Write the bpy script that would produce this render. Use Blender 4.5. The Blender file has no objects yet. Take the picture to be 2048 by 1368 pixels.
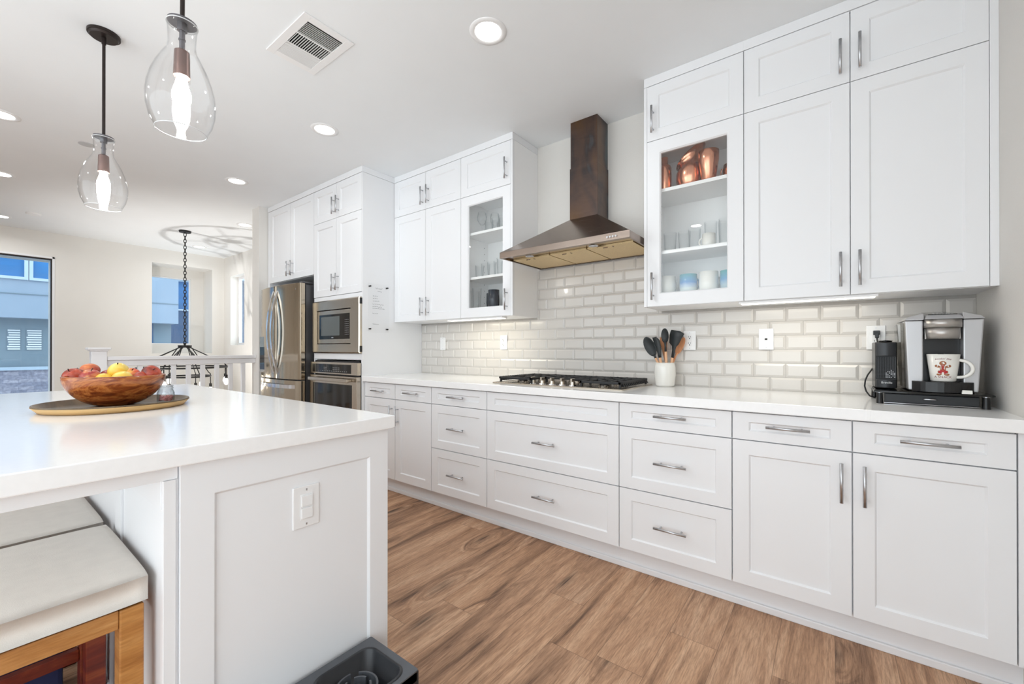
import bpy, bmesh, math, random
from mathutils import Vector, Matrix
random.seed(7)
PI = math.pi
sc = bpy.context.scene
col = sc.collection

# ------------------------------------------------------------------ camera
cam_d = bpy.data.cameras.new('camera'); cam = bpy.data.objects.new('camera', cam_d); col.objects.link(cam)
cam.location = (0.0253, -2.6453, 1.1376)
cam.rotation_euler = (PI/2 + 0.0024, 0, 0.644)
cam_d.sensor_width = 36.0
cam_d.lens = 837.08/2048*36.0
cam_d.shift_x = -7.39/2048
cam_d.shift_y = 12.34/2048
cam_d.clip_start = 0.02
sc.camera = cam

# ------------------------------------------------------------------ daylight and exposure
sc.view_settings.view_transform = 'Standard'
sc.view_settings.look = 'None'
sc.view_settings.exposure = 0.34
sc.view_settings.gamma = 1.0
sc.view_settings.use_curve_mapping = False
W = bpy.data.worlds.new('sky'); sc.world = W; W.use_nodes = True
bg = W.node_tree.nodes['Background']
bg.inputs[0].default_value = (0.87, 0.95, 1.0, 1)
bg.inputs[1].default_value = 2.15
sc.cycles.max_bounces = 10
sc.cycles.diffuse_bounces = 5
sc.cycles.transparent_max_bounces = 24
sc.cycles.sample_clamp_indirect = 4.0

def lamp(name, kind, loc, power, colr=(1, .94, .86), size=.11, rot=(0, 0, 0), size_y=None, spread=PI):
    d = bpy.data.lights.new(name, kind); d.energy = power; d.color = colr
    if kind == 'AREA':
        d.shape = 'RECTANGLE' if size_y else 'DISK'
        d.size = size
        if size_y: d.size_y = size_y
        d.spread = spread
    else:
        d.shadow_soft_size = size
    o = bpy.data.objects.new(name, d); o.location = loc; o.rotation_euler = rot; col.objects.link(o)
    return o
CEIL = 2.664
DOWN = [(-1.286, -1.12), (-2.781, -1.12), (-4.28, -1.13), (-5.72, -.53), (-7.5, -.487), (-4.28, -2.485), (-5.74, -2.43), (-7.58, -2.36)]
DL_POWER = 2.7
for x, y in DOWN + [(-1.286, -3.4), (-2.78, -3.4)]:
    lamp('downlight_lamp', 'AREA', (x, y, CEIL-.012), DL_POWER*(.35 if (x, y) in DOWN[1:3] else 1), (.97, .99, 1), .11, spread=2.8)
# under-cabinet strips
lamp('strip_lamp', 'AREA', (-2.15, -.27, 1.358), 0.75, (1, .93, .74), .56, (.25, 0, 0), .03)
lamp('strip_lamp', 'AREA', (-.075, -.27, 1.358), 0.55, (1, .95, .84), .52, (.25, 0, 0), .03)
# lamp of the lower stair landing, shining up past the chandelier
sl = lamp('stair_lamp', 'SPOT', (-6.46, -1.66, -.83), 215, (1, .98, .95), .04)
sl.data.spot_size = 1.35; sl.data.spot_blend = 1.0
sl.rotation_euler = (Vector((-6.80, -.20, CEIL))-Vector((-6.46, -1.66, -.83))).to_track_quat('-Z', 'Y').to_euler()

# ------------------------------------------------------------------ materials
def lin(c):
    return tuple(((v/255)/12.92 if v/255 <= .04045 else ((v/255+.055)/1.055)**2.4) for v in c)
class G:
    """tiny node-graph helper"""
    def __init__(s, name):
        s.m = bpy.data.materials.new(name); s.m.use_nodes = True
        s.t = s.m.node_tree; s.b = s.t.nodes['Principled BSDF']; s.out = s.t.nodes['Material Output']
    def n(s, kind, **kw):
        nd = s.t.nodes.new(kind)
        ins = kw.pop('i', {})
        for k, v in kw.items(): setattr(nd, k, v)
        for k, v in ins.items():
            if hasattr(v, 'is_output') or isinstance(v, bpy.types.NodeSocket): s.t.links.new(v, nd.inputs[k])
            else: nd.inputs[k].default_value = v
        return nd
    def math(s, op, a, b=0.0, c=0.0):
        nd = s.n('ShaderNodeMath', operation=op, i={0: a, 1: b})
        if op in ('MULTIPLY_ADD',): 
            if isinstance(c, bpy.types.NodeSocket): s.t.links.new(c, nd.inputs[2])
            else: nd.inputs[2].default_value = c
        return nd.outputs[0]
    def coord(s, scale=(1, 1, 1), which='Object', rot=(0, 0, 0)):
        tc = s.n('ShaderNodeTexCoord')
        mp = s.n('ShaderNodeMapping', i={'Vector': tc.outputs[which], 'Scale': scale, 'Rotation': rot})
        return mp.outputs[0]
    def noise(s, vec, scale=5, detail=4, dist=0, rough=.5):
        return s.n('ShaderNodeTexNoise', i={'Vector': vec, 'Scale': scale, 'Detail': detail, 'Distortion': dist, 'Roughness': rough}).outputs['Fac']
    def ramp(s, fac, stops):
        r = s.n('ShaderNodeValToRGB', i={0: fac}); e = r.color_ramp.elements
        while len(e) < len(stops): e.new(.5)
        for k, (p, c) in enumerate(stops): e[k].position = p; e[k].color = (*c, 1) if len(c) == 3 else c
        return r.outputs[0]
    def mix(s, f, a, b, blend='MIX'):
        nd = s.n('ShaderNodeMix', data_type='RGBA', blend_type=blend)
        for idx, v in ((0, f), (6, a), (7, b)):
            if isinstance(v, bpy.types.NodeSocket): s.t.links.new(v, nd.inputs[idx])
            else: nd.inputs[idx].default_value = v if idx == 0 else ((*v, 1) if len(v) == 3 else v)
        return nd.outputs[2]
    def set(s, **kw):
        for k, v in kw.items():
            k = k.replace('_', ' ')
            if isinstance(v, bpy.types.NodeSocket): s.t.links.new(v, s.b.inputs[k])
            else: s.b.inputs[k].default_value = (*v, 1) if (k.endswith('Color') and len(v) == 3) else v
        return s
    def bump(s, h, strength=.2, dist=.01):
        b = s.n('ShaderNodeBump', i={'Height': h, 'Strength': strength, 'Distance': dist})
        s.t.links.new(b.outputs[0], s.b.inputs['Normal'])

def paint(name, rgb, rough=.5, var=.02, scale=3, metal=0, bump=0, bscale=200, spec=.5, stretch=(1, 1, 1), coat=0):
    g = G(name); c = lin(rgb); v = g.coord(stretch)
    f = g.noise(v, scale, 3)
    lo = tuple(x*(1-var) for x in c); hi = tuple(min(1, x*(1+var)) for x in c)
    g.set(Base_Color=g.ramp(f, [(.3, lo), (.7, hi)]), Roughness=rough, Metallic=metal, Specular_IOR_Level=spec, Coat_Weight=coat)
    if bump: g.bump(g.noise(v, bscale, 2), bump, .002)
    return g.m
M = {}
M['cabinet'] = paint('cabinet_white_paint', (239, 240, 242), .38, .004)
M['interior'] = paint('cabinet_interior_white', (250, 250, 250), .45, .003)
M['wall'] = paint('wall_paint', (231, 228, 223), .75, .01, 4, bump=.12, bscale=260)
M['wall_grey'] = paint('wall_paint_kitchen', (220, 217, 212), .7, .012, 4, bump=.35, bscale=170)
M['ceiling'] = paint('ceiling_paint', (238, 241, 243), .85, .01, 3, bump=.08, bscale=240)
M['trimw'] = paint('white_trim_paint', (236, 236, 238), .4, .005)
M['quartz'] = paint('white_quartz', (248, 248, 248), .13, .012, 60, spec=.5)
M['tile'] = paint('grey_glazed_tile', (212, 208, 203), .2, .03, 2.2, coat=.15)
M['grout'] = paint('grey_grout', (176, 172, 167), .8, .05, 30)
M['white'] = paint('white_plastic', (240, 240, 240), .35, .004)
M['whiteceramic'] = paint('white_ceramic', (238, 236, 230), .18, .01)
M['black'] = paint('black_metal', (26, 25, 26), .45, .1, 8, metal=.3)
M['bronze'] = paint('dark_bronze_metal', (52, 44, 42), .4, .1, 8, metal=.6)
M['socket'] = paint('bronze_socket_metal', (120, 98, 92), .38, .08, 8, metal=.8)
M['blackp'] = paint('black_plastic', (20, 20, 22), .28, .1, 8)
M['blackgloss'] = paint('black_gloss', (8, 8, 9), .06, .1, 8)
M['iron'] = paint('cast_iron', (28, 28, 30), .5, .15, 40, bump=.2, bscale=300)
M['slot'] = paint('dark_slot', (14, 14, 14), .8, .1)
M['silicone'] = paint('black_silicone', (42, 46, 48), .5, .05)
M['beech'] = paint('beech_wood', (226, 178, 140), .5, .08, 12, stretch=(8, 8, 1))
M['acacia'] = paint('reddish_wood', (214, 150, 108), .5, .12, 12, stretch=(8, 8, 1))
M['greydark'] = paint('dark_grey_plastic', (84, 87, 92), .42, .03)
M['greydark2'] = paint('charcoal_plastic', (40, 42, 46), .35, .03)
M['silver'] = paint('silver_plastic', (196, 196, 198), .32, .02, 5, metal=.55)
M['fabric'] = paint('cream_fabric', (224, 218, 210), .85, .03, 30, bump=.25, bscale=500)
M['bluecloth'] = paint('navy_fabric', (38, 44, 84), .8, .2, 12)
M['trayrim'] = paint('mango_wood', (206, 168, 112), .45, .12, 10, stretch=(1, 1, 10))
M['navy'] = paint('navy_glaze', (22, 38, 54), .22, .15, 30)
M['pink'] = paint('pink_salt', (216, 140, 138), .5, .25, 90)
M['green'] = paint('green_leaf', (52, 74, 52), .6, .2, 10)
M['chromehi'] = paint('polished_chrome', (215, 215, 218), .1, .01, metal=1)
M['copperrim'] = paint('copper_dark', (150, 88, 62), .3, .05, metal=1)

def brushed(name, rgb, rough=.28, axis=(1, 1, 60), var=.08, scale=4):
    g = G(name); v = g.coord(axis); f = g.noise(v, scale, 4); c = lin(rgb)
    g.set(Base_Color=g.ramp(f, [(.25, tuple(x*(1-var) for x in c)), (.75, tuple(min(1, x*(1+var)) for x in c))]), Metallic=1.0,
          Roughness=g.math('MULTIPLY_ADD', f, .12, rough-.06))
    return g.m
M['steel'] = brushed('brushed_steel', (196, 186, 172), .24, (60, 60, 1))
M['capgrey'] = paint('grey_metal_cap', (104, 102, 106), .4, .05, metal=.6)
M['steeln'] = brushed('neutral_brushed_steel', (188, 184, 180), .42, (60, 60, 1), .03)
M['steelh'] = brushed('brushed_steel_hood', (150, 136, 126), .25, (2, 60, 60), .1)
M['nickel'] = brushed('brushed_nickel', (196, 197, 200), .34, (20, 20, 20))
M['copper'] = brushed('brushed_copper', (236, 168, 138), .24, (40, 40, 1), .1)
M['filter'] = brushed('hood_filter_mesh', (232, 208, 162), .42, (30, 30, 30), .15, 8)

# heat-stained bronze of the flue
g = G('stained_bronze'); v = g.coord((3.0, 3.0, 1.8))
f1 = g.noise(v, 1.1, 3, .9); f2 = g.noise(g.coord((1, 1, 3)), 6, 3, .8)
c1 = g.ramp(f1, [(.32, lin((108, 84, 62))), (.46, lin((96, 80, 74))), (.56, lin((68, 66, 70))), (.66, lin((84, 102, 110)))])
g.set(Base_Color=g.mix(g.math('MULTIPLY', f2, .35), c1, lin((140, 116, 100))), Metallic=.9, Roughness=.28)
M['flue'] = g.m

# plank floor: boards along Y, 0.178 wide
g = G('wood_plank_floor')
tc = g.n('ShaderNodeTexCoord'); sp = g.n('ShaderNodeSeparateXYZ', i={0: tc.outputs['Object']})
px = g.math('DIVIDE', g.math('ADD', sp.outputs[0], 1.56), .1777); ix = g.math('FLOOR', px); fx = g.math('FRACT', px)
wn = g.n('ShaderNodeTexWhiteNoise', noise_dimensions='1D', i={'W': ix}).outputs['Value']
py = g.math('ADD', g.math('DIVIDE', sp.outputs[1], 1.22), g.math('MULTIPLY', wn, 7.31)); iy = g.math('FLOOR', py); fy = g.math('FRACT', py)
idn = g.n('ShaderNodeTexWhiteNoise', noise_dimensions='2D', i={'Vector': g.n('ShaderNodeCombineXYZ', i={0: ix, 1: iy}).outputs[0]})
off = g.n('ShaderNodeVectorMath', operation='SCALE', i={0: idn.outputs['Color'], 'Scale': 37.0}).outputs[0]
def pv(sx, sy):
    return g.n('ShaderNodeVectorMath', operation='ADD', i={0: g.n('ShaderNodeCombineXYZ', i={0: g.math('MULTIPLY', sp.outputs[0], sx), 1: g.math('MULTIPLY', sp.outputs[1], sy)}).outputs[0], 1: off}).outputs[0]
kn = g.n('ShaderNodeTexVoronoi', feature='F1', voronoi_dimensions='2D', i={'Vector': pv(3.6, 1.25), 'Scale': .8, 'Randomness': 1.0}).outputs['Distance']
knot = g.n('ShaderNodeMapRange', interpolation_type='SMOOTHSTEP', i={0: kn, 1: .0, 2: .26, 3: 1.0, 4: 0.0}).outputs[0]
warp = g.math('MULTIPLY', knot, .7)
bv = g.n('ShaderNodeVectorMath', operation='ADD', i={0: pv(7.0, .62), 1: g.n('ShaderNodeCombineXYZ', i={0: warp, 1: warp}).outputs[0]}).outputs[0]
broad = g.noise(bv, 1.0, 5, 1.6, .6)
mid = g.noise(pv(30, 1.3), 1.0, 5, 1.0, .62)
fine = g.noise(pv(210, 14), 1.0, 5, .3, .7)
base = g.ramp(broad, [(.26, lin((94, 68, 52))), (.37, lin((158, 122, 96))), (.50, lin((200, 158, 126))), (.72, lin((226, 188, 156)))])
streak = g.ramp(mid, [(.28, lin((140, 116, 100))), (.44, (1, 1, 1)), (.62, (1, 1, 1)), (.75, lin((232, 220, 208)))])
b2 = g.mix(.6, base, streak, 'MULTIPLY')
b3 = g.mix(.6, b2, g.ramp(fine, [(.32, lin((150, 138, 128))), (.6, (1, 1, 1))]), 'MULTIPLY')
b4 = g.mix(g.math('MULTIPLY', g.math('MULTIPLY', g.math('POWER', knot, 3.5), g.n('ShaderNodeMapRange', i={0: mid, 1: .38, 2: .58, 3: .95, 4: .35}).outputs[0]), .95), b3, lin((56, 40, 32)))
tint = g.ramp(idn.outputs['Value'], [(0, (.90, .895, .89)), (.5, (1, 1, 1)), (1, (1.0, .985, .96))])
b5 = g.mix(1.0, b4, tint, 'MULTIPLY')
ex = g.math('MINIMUM', fx, g.math('SUBTRACT', 1.0, fx)); ey = g.math('MINIMUM', fy, g.math('SUBTRACT', 1.0, fy))
seam = g.math('MAXIMUM', g.math('LESS_THAN', ex, .0075), g.math('LESS_THAN', ey, .0011))
b6 = g.mix(g.math('MULTIPLY', seam, .4), b5, lin((60, 44, 34)))
g.set(Base_Color=b6, Roughness=.5, Specular_IOR_Level=.35); g.bump(fine, .12, .002)
M['floor'] = g.m

def woodmat(name, stops, stretch, scale=1.0, dist=1.5, rough=.4, coat=0):
    g = G(name); v = g.coord(stretch); f = g.noise(v, scale, 5, dist, .6)
    f2 = g.noise(v, scale*9, 3, .4)
    g.set(Base_Color=g.mix(.35, g.ramp(f, stops), g.ramp(f2, [(.3, lin((170, 150, 130))), (.7, (1, 1, 1))]), 'MULTIPLY'), Roughness=rough, Coat_Weight=coat, Coat_Roughness=.08)
    return g.m
M['bowl'] = woodmat('acacia_bowl_wood', [(.3, lin((84, 32, 12))), (.42, lin((150, 74, 32))), (.50, lin((200, 122, 60))), (.58, lin((160, 76, 34))), (.72, lin((222, 146, 84)))], (3, 4, 13), 1.0, 2.6, .26, .22)
M['honey'] = woodmat('honey_wood', [(.3, lin((160, 102, 46))), (.5, lin((188, 130, 68))), (.7, lin((202, 148, 86)))], (3, 3, 24), 1.0, .6)
M['honeyh'] = woodmat('honey_wood_rail', [(.3, lin((166, 108, 52))), (.5, lin((190, 134, 76))), (.7, lin((204, 152, 94)))], (3, 3, 30), 1.2, .6)
M['cherry'] = woodmat('cherry_wood', [(.3, lin((70, 14, 8))), (.5, lin((112, 36, 18))), (.7, lin((150, 74, 34)))], (3, 3, 16), 1.0, .6)  # stool wood in deep shade, the shade put into this colour
M['traydark'] = woodmat('tray_metal_finish', [(.3, lin((78, 64, 48))), (.6, lin((124, 104, 76))), (.8, lin((170, 160, 144)))], (4, 12, 4), 1.0, 1.0, .3)

def emit(name, rgb, strength):
    g = G(name); e = g.n('ShaderNodeEmission', i={0: (*rgb, 1), 1: strength}); g.t.links.new(e.outputs[0], g.out.inputs[0]); return g.m
M['lens'] = emit('lit_lens', (1, .98, .94), 9.0)
M['bulb'] = emit('lit_bulb', (1, .95, .88), 95.0)
M['bulbs'] = emit('lit_small_bulb', (1, .93, .8), 14.0)
M['strip'] = emit('lit_strip', (1, .94, .78), 5.0)

def glass(name, tint=(1, 1, 1), f0=.04, edge=None, rough=0.0, gain=1.0, ep=2.6):
    """thin clear sheet: see-through, mirror-like towards grazing angles, tinted where seen edge-on"""
    g = G(name)
    lw = g.n('ShaderNodeLayerWeight', i={0: .5}); fc = lw.outputs['Facing']
    tr = g.n('ShaderNodeBsdfTransparent', i={0: (*tint, 1)}); gl = g.n('ShaderNodeBsdfGlossy', i={0: (1, 1, 1, 1), 'Roughness': rough})
    f = g.math('MULTIPLY_ADD', g.math('POWER', fc, 5.0), (1-f0)*gain, f0)
    if edge: g.t.links.new(g.mix(g.math('POWER', fc, ep), tint, edge), tr.inputs[0])
    mx = g.n('ShaderNodeMixShader', i={0: f, 1: tr.outputs[0], 2: gl.outputs[0]})
    g.t.links.new(mx.outputs[0], g.out.inputs[0]); return g.m
M['pane'] = glass('window_glass', (.90, .95, .98), .05)
M['cabglass'] = glass('cabinet_glass', (.99, .995, .992), .04)
M['clear'] = glass('clear_glass', (.992, .994, .994), .022, (.60, .63, .65), gain=.7, ep=4.0)
M['lipglass'] = paint('thick_glass_lip', (214, 216, 218), .08, .01)
M['jarglass'] = glass('jar_glass', (.95, .96, .96), .06, (.50, .54, .56), gain=.8, ep=1.8)
M['shade'] = glass('shade_glass', (.99, .99, .99), .03, (.70, .71, .72), gain=.6, ep=5.0)
M['tankglass'] = glass('tank_plastic', (.80, .79, .76), .05, (.42, .41, .38))
M['acrylic'] = glass('clear_acrylic', (.99, .99, .99), .01, gain=.15)

# ombre mugs
def ombre(name, top, mid, bot, h):
    g = G(name); tc = g.n('ShaderNodeTexCoord'); sp = g.n('ShaderNodeSeparateXYZ', i={0: tc.outputs['Object']})
    f = g.math('ADD', g.math('DIVIDE', sp.outputs[2], h), g.math('MULTIPLY', g.math('SUBTRACT', g.noise(tc.outputs['Object'], 60, 3), .5), .16))
    g.set(Base_Color=g.ramp(f, [(.2, bot), (.55, mid), (.95, top)]), Roughness=.2); return g.m
M['ombre'] = ombre('ombre_blue_glaze', lin((112, 176, 190)), lin((104, 152, 206)), lin((214, 224, 226)), .1)
M['ombre2'] = ombre('ombre_teal_glaze', lin((84, 172, 178)), lin((86, 150, 196)), lin((176, 196, 206)), .1)

def fruit(name, a, b, c, sc_=6, seed=0):
    g = G(name); v = g.coord((1, 1, 1)); mp = g.n('ShaderNodeVectorMath', operation='ADD', i={0: v, 1: (seed, seed*.7, 0)}).outputs[0]
    f = g.noise(mp, sc_*2.2, 3, .8); f2 = g.noise(mp, 140, 2)
    g.set(Base_Color=g.mix(g.math('MULTIPLY', f2, .07), g.ramp(f, [(.34, a), (.5, b), (.66, c)]), lin((246, 214, 150))), Roughness=.33, Coat_Weight=.15); return g.m
RED, PNK, ORG, YEL = lin((168, 24, 34)), lin((214, 84, 78)), lin((238, 158, 92)), lin((240, 200, 70))
M['f_red'] = fruit('red_apple_skin', lin((84, 4, 14)), lin((118, 8, 20)), lin((186, 64, 40)), 7, 1)
M['f_pink'] = fruit('pink_apple_skin', lin((128, 18, 28)), lin((172, 42, 42)), lin((226, 150, 90)), 7, 2)
M['f_peach'] = fruit('peach_skin', lin((176, 60, 40)), lin((220, 128, 66)), lin((236, 170, 96)), 7, 3)
M['f_yellow'] = fruit('yellow_mango_skin', lin((236, 178, 60)), YEL, lin((246, 222, 120)), 6, 4)
M['f_mixed'] = fruit('red_yellow_skin', lin((186, 30, 34)), lin((214, 70, 46)), lin((244, 196, 90)), 8, 5)

# outside
M['stucco_blue'] = paint('pale_stucco', (140, 158, 178), .9, .04, 2, bump=.2, bscale=60)
M['stucco_low'] = paint('grey_stucco', (112, 132, 146), .9, .06, 2, bump=.2, bscale=60)  # shadow under the overhang put into the lower wall's colour
M['sidingblue'] = paint('dark_blue_siding', (46, 82, 120), .8, .12, 3, stretch=(.2, .2, 12))
M['outframe'] = paint('pale_window_frame', (170, 190, 208), .5, .02)
M['outglass'] = paint('blue_reflective_glass', (6, 106, 168), .6, .25, 1.2, stretch=(.5, .5, 4))  # blue of the reflected sky put into the base colour
M['shutterw'] = paint('white_louver', (222, 228, 234), .6, .02)  # for reflected light drawn as pale slats
g = G('stone_cladding'); v = g.coord((1, 1, 1), rot=(PI/2, 0, PI/2))
tc2 = g.n('ShaderNodeTexCoord'); s2 = g.n('ShaderNodeSeparateXYZ', i={0: tc2.outputs['Object']})
vv = g.n('ShaderNodeCombineXYZ', i={0: s2.outputs[1], 1: s2.outputs[2], 2: 0}).outputs[0]
bk = g.n('ShaderNodeTexBrick', i={'Vector': vv, 'Color1': (*lin((176, 176, 190)), 1), 'Color2': (*lin((138, 142, 162)), 1), 'Mortar': (*lin((134, 138, 158)), 1), 'Scale': 1.0, 'Mortar Size': .004, 'Brick Width': .19, 'Row Height': .07})
g.set(Base_Color=g.mix(.6, bk.outputs[0], g.ramp(g.noise(vv, 22, 4), [(.35, lin((150, 150, 160))), (.7, (1, 1, 1))]), 'MULTIPLY'), Roughness=.9)
M['stone'] = g.m

# ------------------------------------------------------------------ mesh helpers
class MB:
    def __init__(s, T=None):
        s.v = []; s.f = []; s.mi = []; s.sm = []; s.T = T or (lambda p: p); s.m = 0; s.smooth = False
    def add(s, vs, fs, smooth=None):
        b = len(s.v); s.v += [tuple(s.T(tuple(p))) for p in vs]
        for f in fs: s.f.append([b+i for i in f]); s.mi.append(s.m); s.sm.append(s.smooth if smooth is None else smooth)
        return s
    def box(s, x0, x1, y0, y1, z0, z1):
        return s.add([(x0, y0, z0), (x1, y0, z0), (x1, y1, z0), (x0, y1, z0), (x0, y0, z1), (x1, y0, z1), (x1, y1, z1), (x0, y1, z1)],
                     [(3, 2, 1, 0), (4, 5, 6, 7), (0, 1, 5, 4), (1, 2, 6, 5), (2, 3, 7, 6), (3, 0, 4, 7)], False)
    def cbox(s, c, d):
        return s.box(c[0]-d[0]/2, c[0]+d[0]/2, c[1]-d[1]/2, c[1]+d[1]/2, c[2]-d[2]/2, c[2]+d[2]/2)
    def hexa(s, a, b):
        """a, b: four corner points each (bottom loop, top loop, counter-clockwise seen from above)"""
        return s.add(list(a)+list(b), [(3, 2, 1, 0), (4, 5, 6, 7), (0, 1, 5, 4), (1, 2, 6, 5), (2, 3, 7, 6), (3, 0, 4, 7)], False)
    def lathe(s, prof, c=(0, 0, 0), seg=32, a0=0, a1=2*PI, sx=1, sy=1):
        full = abs(a1-a0-2*PI) < 1e-6; n = seg if full else seg+1
        vs = []
        for r, z in prof:
            for k in range(n):
                a = a0+(a1-a0)*k/seg; vs.append((c[0]+r*math.cos(a)*sx, c[1]+r*math.sin(a)*sy, c[2]+z))
        fs = []
        for j in range(len(prof)-1):
            for k in range(seg):
                k2 = (k+1) % n
                fs.append((j*n+k, j*n+k2, (j+1)*n+k2, (j+1)*n+k))
        return s.add(vs, fs, True)
    def disc(s, c, r, seg=32, up=1, sx=1, sy=1):
        vs = [(c[0]+r*sx*math.cos(2*PI*k/seg), c[1]+r*sy*math.sin(2*PI*k/seg), c[2]) for k in range(seg)]
        f = list(range(seg));
        return s.add(vs, [f if up > 0 else f[::-1]], False)
    def cyl(s, c, r, h, seg=24, r2=None):
        r2 = r if r2 is None else r2
        s.lathe([(r, 0), (r2, h)], c, seg); s.disc((c[0], c[1], c[2]+h), r2, seg, 1); s.disc(c, r, seg, -1); return s
    def tube(s, pts, r, seg=10, closed=False, caps=True):
        P = [Vector(p) for p in pts]; n = len(P); rs = r if isinstance(r, (list, tuple)) else [r]*n
        vs = []; up = None
        for i in range(n):
            if closed: t = (P[(i+1) % n]-P[i-1]).normalized()
            else: t = (P[min(i+1, n-1)]-P[max(i-1, 0)]).normalized()
            if up is None:
                up = Vector((0, 0, 1)) if abs(t.z) < .9 else Vector((1, 0, 0))
            u = (up - t*up.dot(t)).normalized(); w = t.cross(u); up = u
            for k in range(seg):
                a = 2*PI*k/seg; vs.append(P[i]+(u*math.cos(a)+w*math.sin(a))*rs[i])
        fs = []
        for i in range(n if closed else n-1):
            for k in range(seg):
                a = i*seg+k; b = i*seg+(k+1) % seg; j = (i+1) % n
                fs.append((a, b, j*seg+(k+1) % seg, j*seg+k))
        if caps and not closed: fs += [tuple(range(seg))[::-1], tuple(range((n-1)*seg, n*seg))]
        return s.add(vs, fs, True)
    def sphere(s, c, r, seg=20, rings=12, sx=1, sy=1, sz=1):
        prof = [(max(1e-4, r*math.sin(PI*k/rings)), -r*sz*math.cos(PI*k/rings)) for k in range(rings+1)]
        return s.lathe(prof, c, seg, sx=sx, sy=sy)
    def slab(s, outline, z0, z1):
        n = len(outline); vs = [(x, y, z0) for x, y in outline]+[(x, y, z1) for x, y in outline]
        return s.add(vs, [list(range(n))[::-1], list(range(n, 2*n))]+[(i, (i+1) % n, n+(i+1) % n, n+i) for i in range(n)], False)
    def wallholes(s, u0, u1, w0, w1, holes, mk):
        """rectangle u,w minus rectangular holes; mk(ua,ub,wa,wb) adds a box"""
        us = sorted({u0, u1, *[h[0] for h in holes], *[h[1] for h in holes]}); ws = sorted({w0, w1, *[h[2] for h in holes], *[h[3] for h in holes]})
        for a, b in zip(us, us[1:]):
            run = None
            for c, d in zip(ws, ws[1:]):
                hole = any(h[0] <= (a+b)/2 <= h[1] and h[2] <= (c+d)/2 <= h[3] for h in holes)
                if not hole: run = (run[0], d) if run else (c, d)
                if (hole or d == ws[-1]) and run:
                    mk(a, b, *run); run = None
        return s
    def door(s, x0, x1, z0, z1, yf, fw=.062, fh=.06, t=.02, dep=.008, open_=False):
        """shaker front facing -y: flat frame, chamfered edge, recessed panel"""
        c = .006
        R = lambda a, b, d, e, y: [(a, y, d), (b, y, d), (b, y, e), (a, y, e)]
        o = R(x0, x1, z0, z1, yf); i = R(x0+fw, x1-fw, z0+fh, z1-fh, yf)
        q = R(x0+fw+c, x1-fw-c, z0+fh+c, z1-fh-c, yf+dep); bk = R(x0, x1, z0, z1, yf+t)
        vs = o+i+q+bk; fs = []
        for k in range(4):
            j = (k+1) % 4
            fs += [(k, j, 4+j, 4+k), (4+k, 4+j, 8+j, 8+k), (j, k, 12+k, 12+j)]
        if not open_: fs += [(8, 9, 10, 11), (15, 14, 13, 12)]
        else:
            vs += R(x0+fw+c, x1-fw-c, z0+fh+c, z1-fh-c, yf+t)
            for k in range(4):
                j = (k+1) % 4
                fs += [(8+k, 8+j, 16+j, 16+k), (12+j, 12+k, 16+k, 16+j)]
        return s.add(vs, fs, False)

def wloc(o):
    v = Vector((0, 0, 0))
    while o is not None: v += Vector(o.location); o = o.parent
    return v
def obj(name, mb, mats, parent=None, bevel=0, seg=2, at=None):
    """one mesh object; vertices given in world space when the thing is built in place"""
    me = bpy.data.meshes.new(name)
    off = Vector((0, 0, 0)) if parent is None else wloc(parent)
    if at is not None: off = Vector(at)
    me.from_pydata([tuple(Vector(v)-off) for v in mb.v], [], mb.f)
    mats = mats if isinstance(mats, (list, tuple)) else [mats]
    for m in mats: me.materials.append(M[m] if isinstance(m, str) else m)
    me.polygons.foreach_set('material_index', mb.mi); me.polygons.foreach_set('use_smooth', mb.sm)
    me.update()
    o = bpy.data.objects.new(name, me); col.objects.link(o)
    if parent is not None: o.parent = parent
    elif at is not None: o.location = at
    if bevel:
        b = o.modifiers.new('bevel', 'BEVEL'); b.width = bevel; b.segments = seg; b.limit_method = 'ANGLE'; b.angle_limit = .7
        b.harden_normals = False
    return o
def tag(o, label, cat, group=None):
    o['label'] = label; o['category'] = cat
    if group: o['group'] = group
    return o
def thing(name, label, cat, loc=(0, 0, 0), group=None, rz=0):
    o = bpy.data.objects.new(name, None); col.objects.link(o); o.location = loc; o.rotation_euler = (0, 0, rz)
    o.empty_display_size = .05
    return tag(o, label, cat, group)
def struct(name, mb, mats, bevel=0):
    o = obj(name, mb, mats, None, bevel); o['kind'] = 'structure'; return o
def dup(root, loc, label, rz=None, group=None):
    def cp(o, par):
        c = o.copy(); col.objects.link(c)
        if par is not None: c.parent = par
        for ch in [x for x in o.children]: cp(ch, c)
        return c
    r = cp(root, None); r.location = loc; r['label'] = label
    if rz is not None: r.rotation_euler = (0, 0, rz)
    if group: r['group'] = group
    return r
def textmb(s, size, T, font_shear=0, extrude=0, align='CENTER', m=0):
    cu = bpy.data.curves.new('t', 'FONT'); cu.body = s; cu.size = size; cu.shear = font_shear; cu.align_x = align; cu.align_y = 'CENTER'
    o = bpy.data.objects.new('t', cu); col.objects.link(o)
    dg = bpy.context.evaluated_depsgraph_get(); me = o.evaluated_get(dg).to_mesh()
    mb = MB(T); mb.m = m; mb.add([tuple(v.co) for v in me.vertices], [list(p.vertices) for p in me.polygons], False)
    o.evaluated_get(dg).to_mesh_clear(); bpy.data.objects.remove(o); bpy.data.curves.remove(cu)
    return mb
def join(a, b):
    n = len(a.v); a.v += b.v; a.f += [[i+n for i in f] for f in b.f]; a.mi += b.mi; a.sm += b.sm; return a

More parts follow.
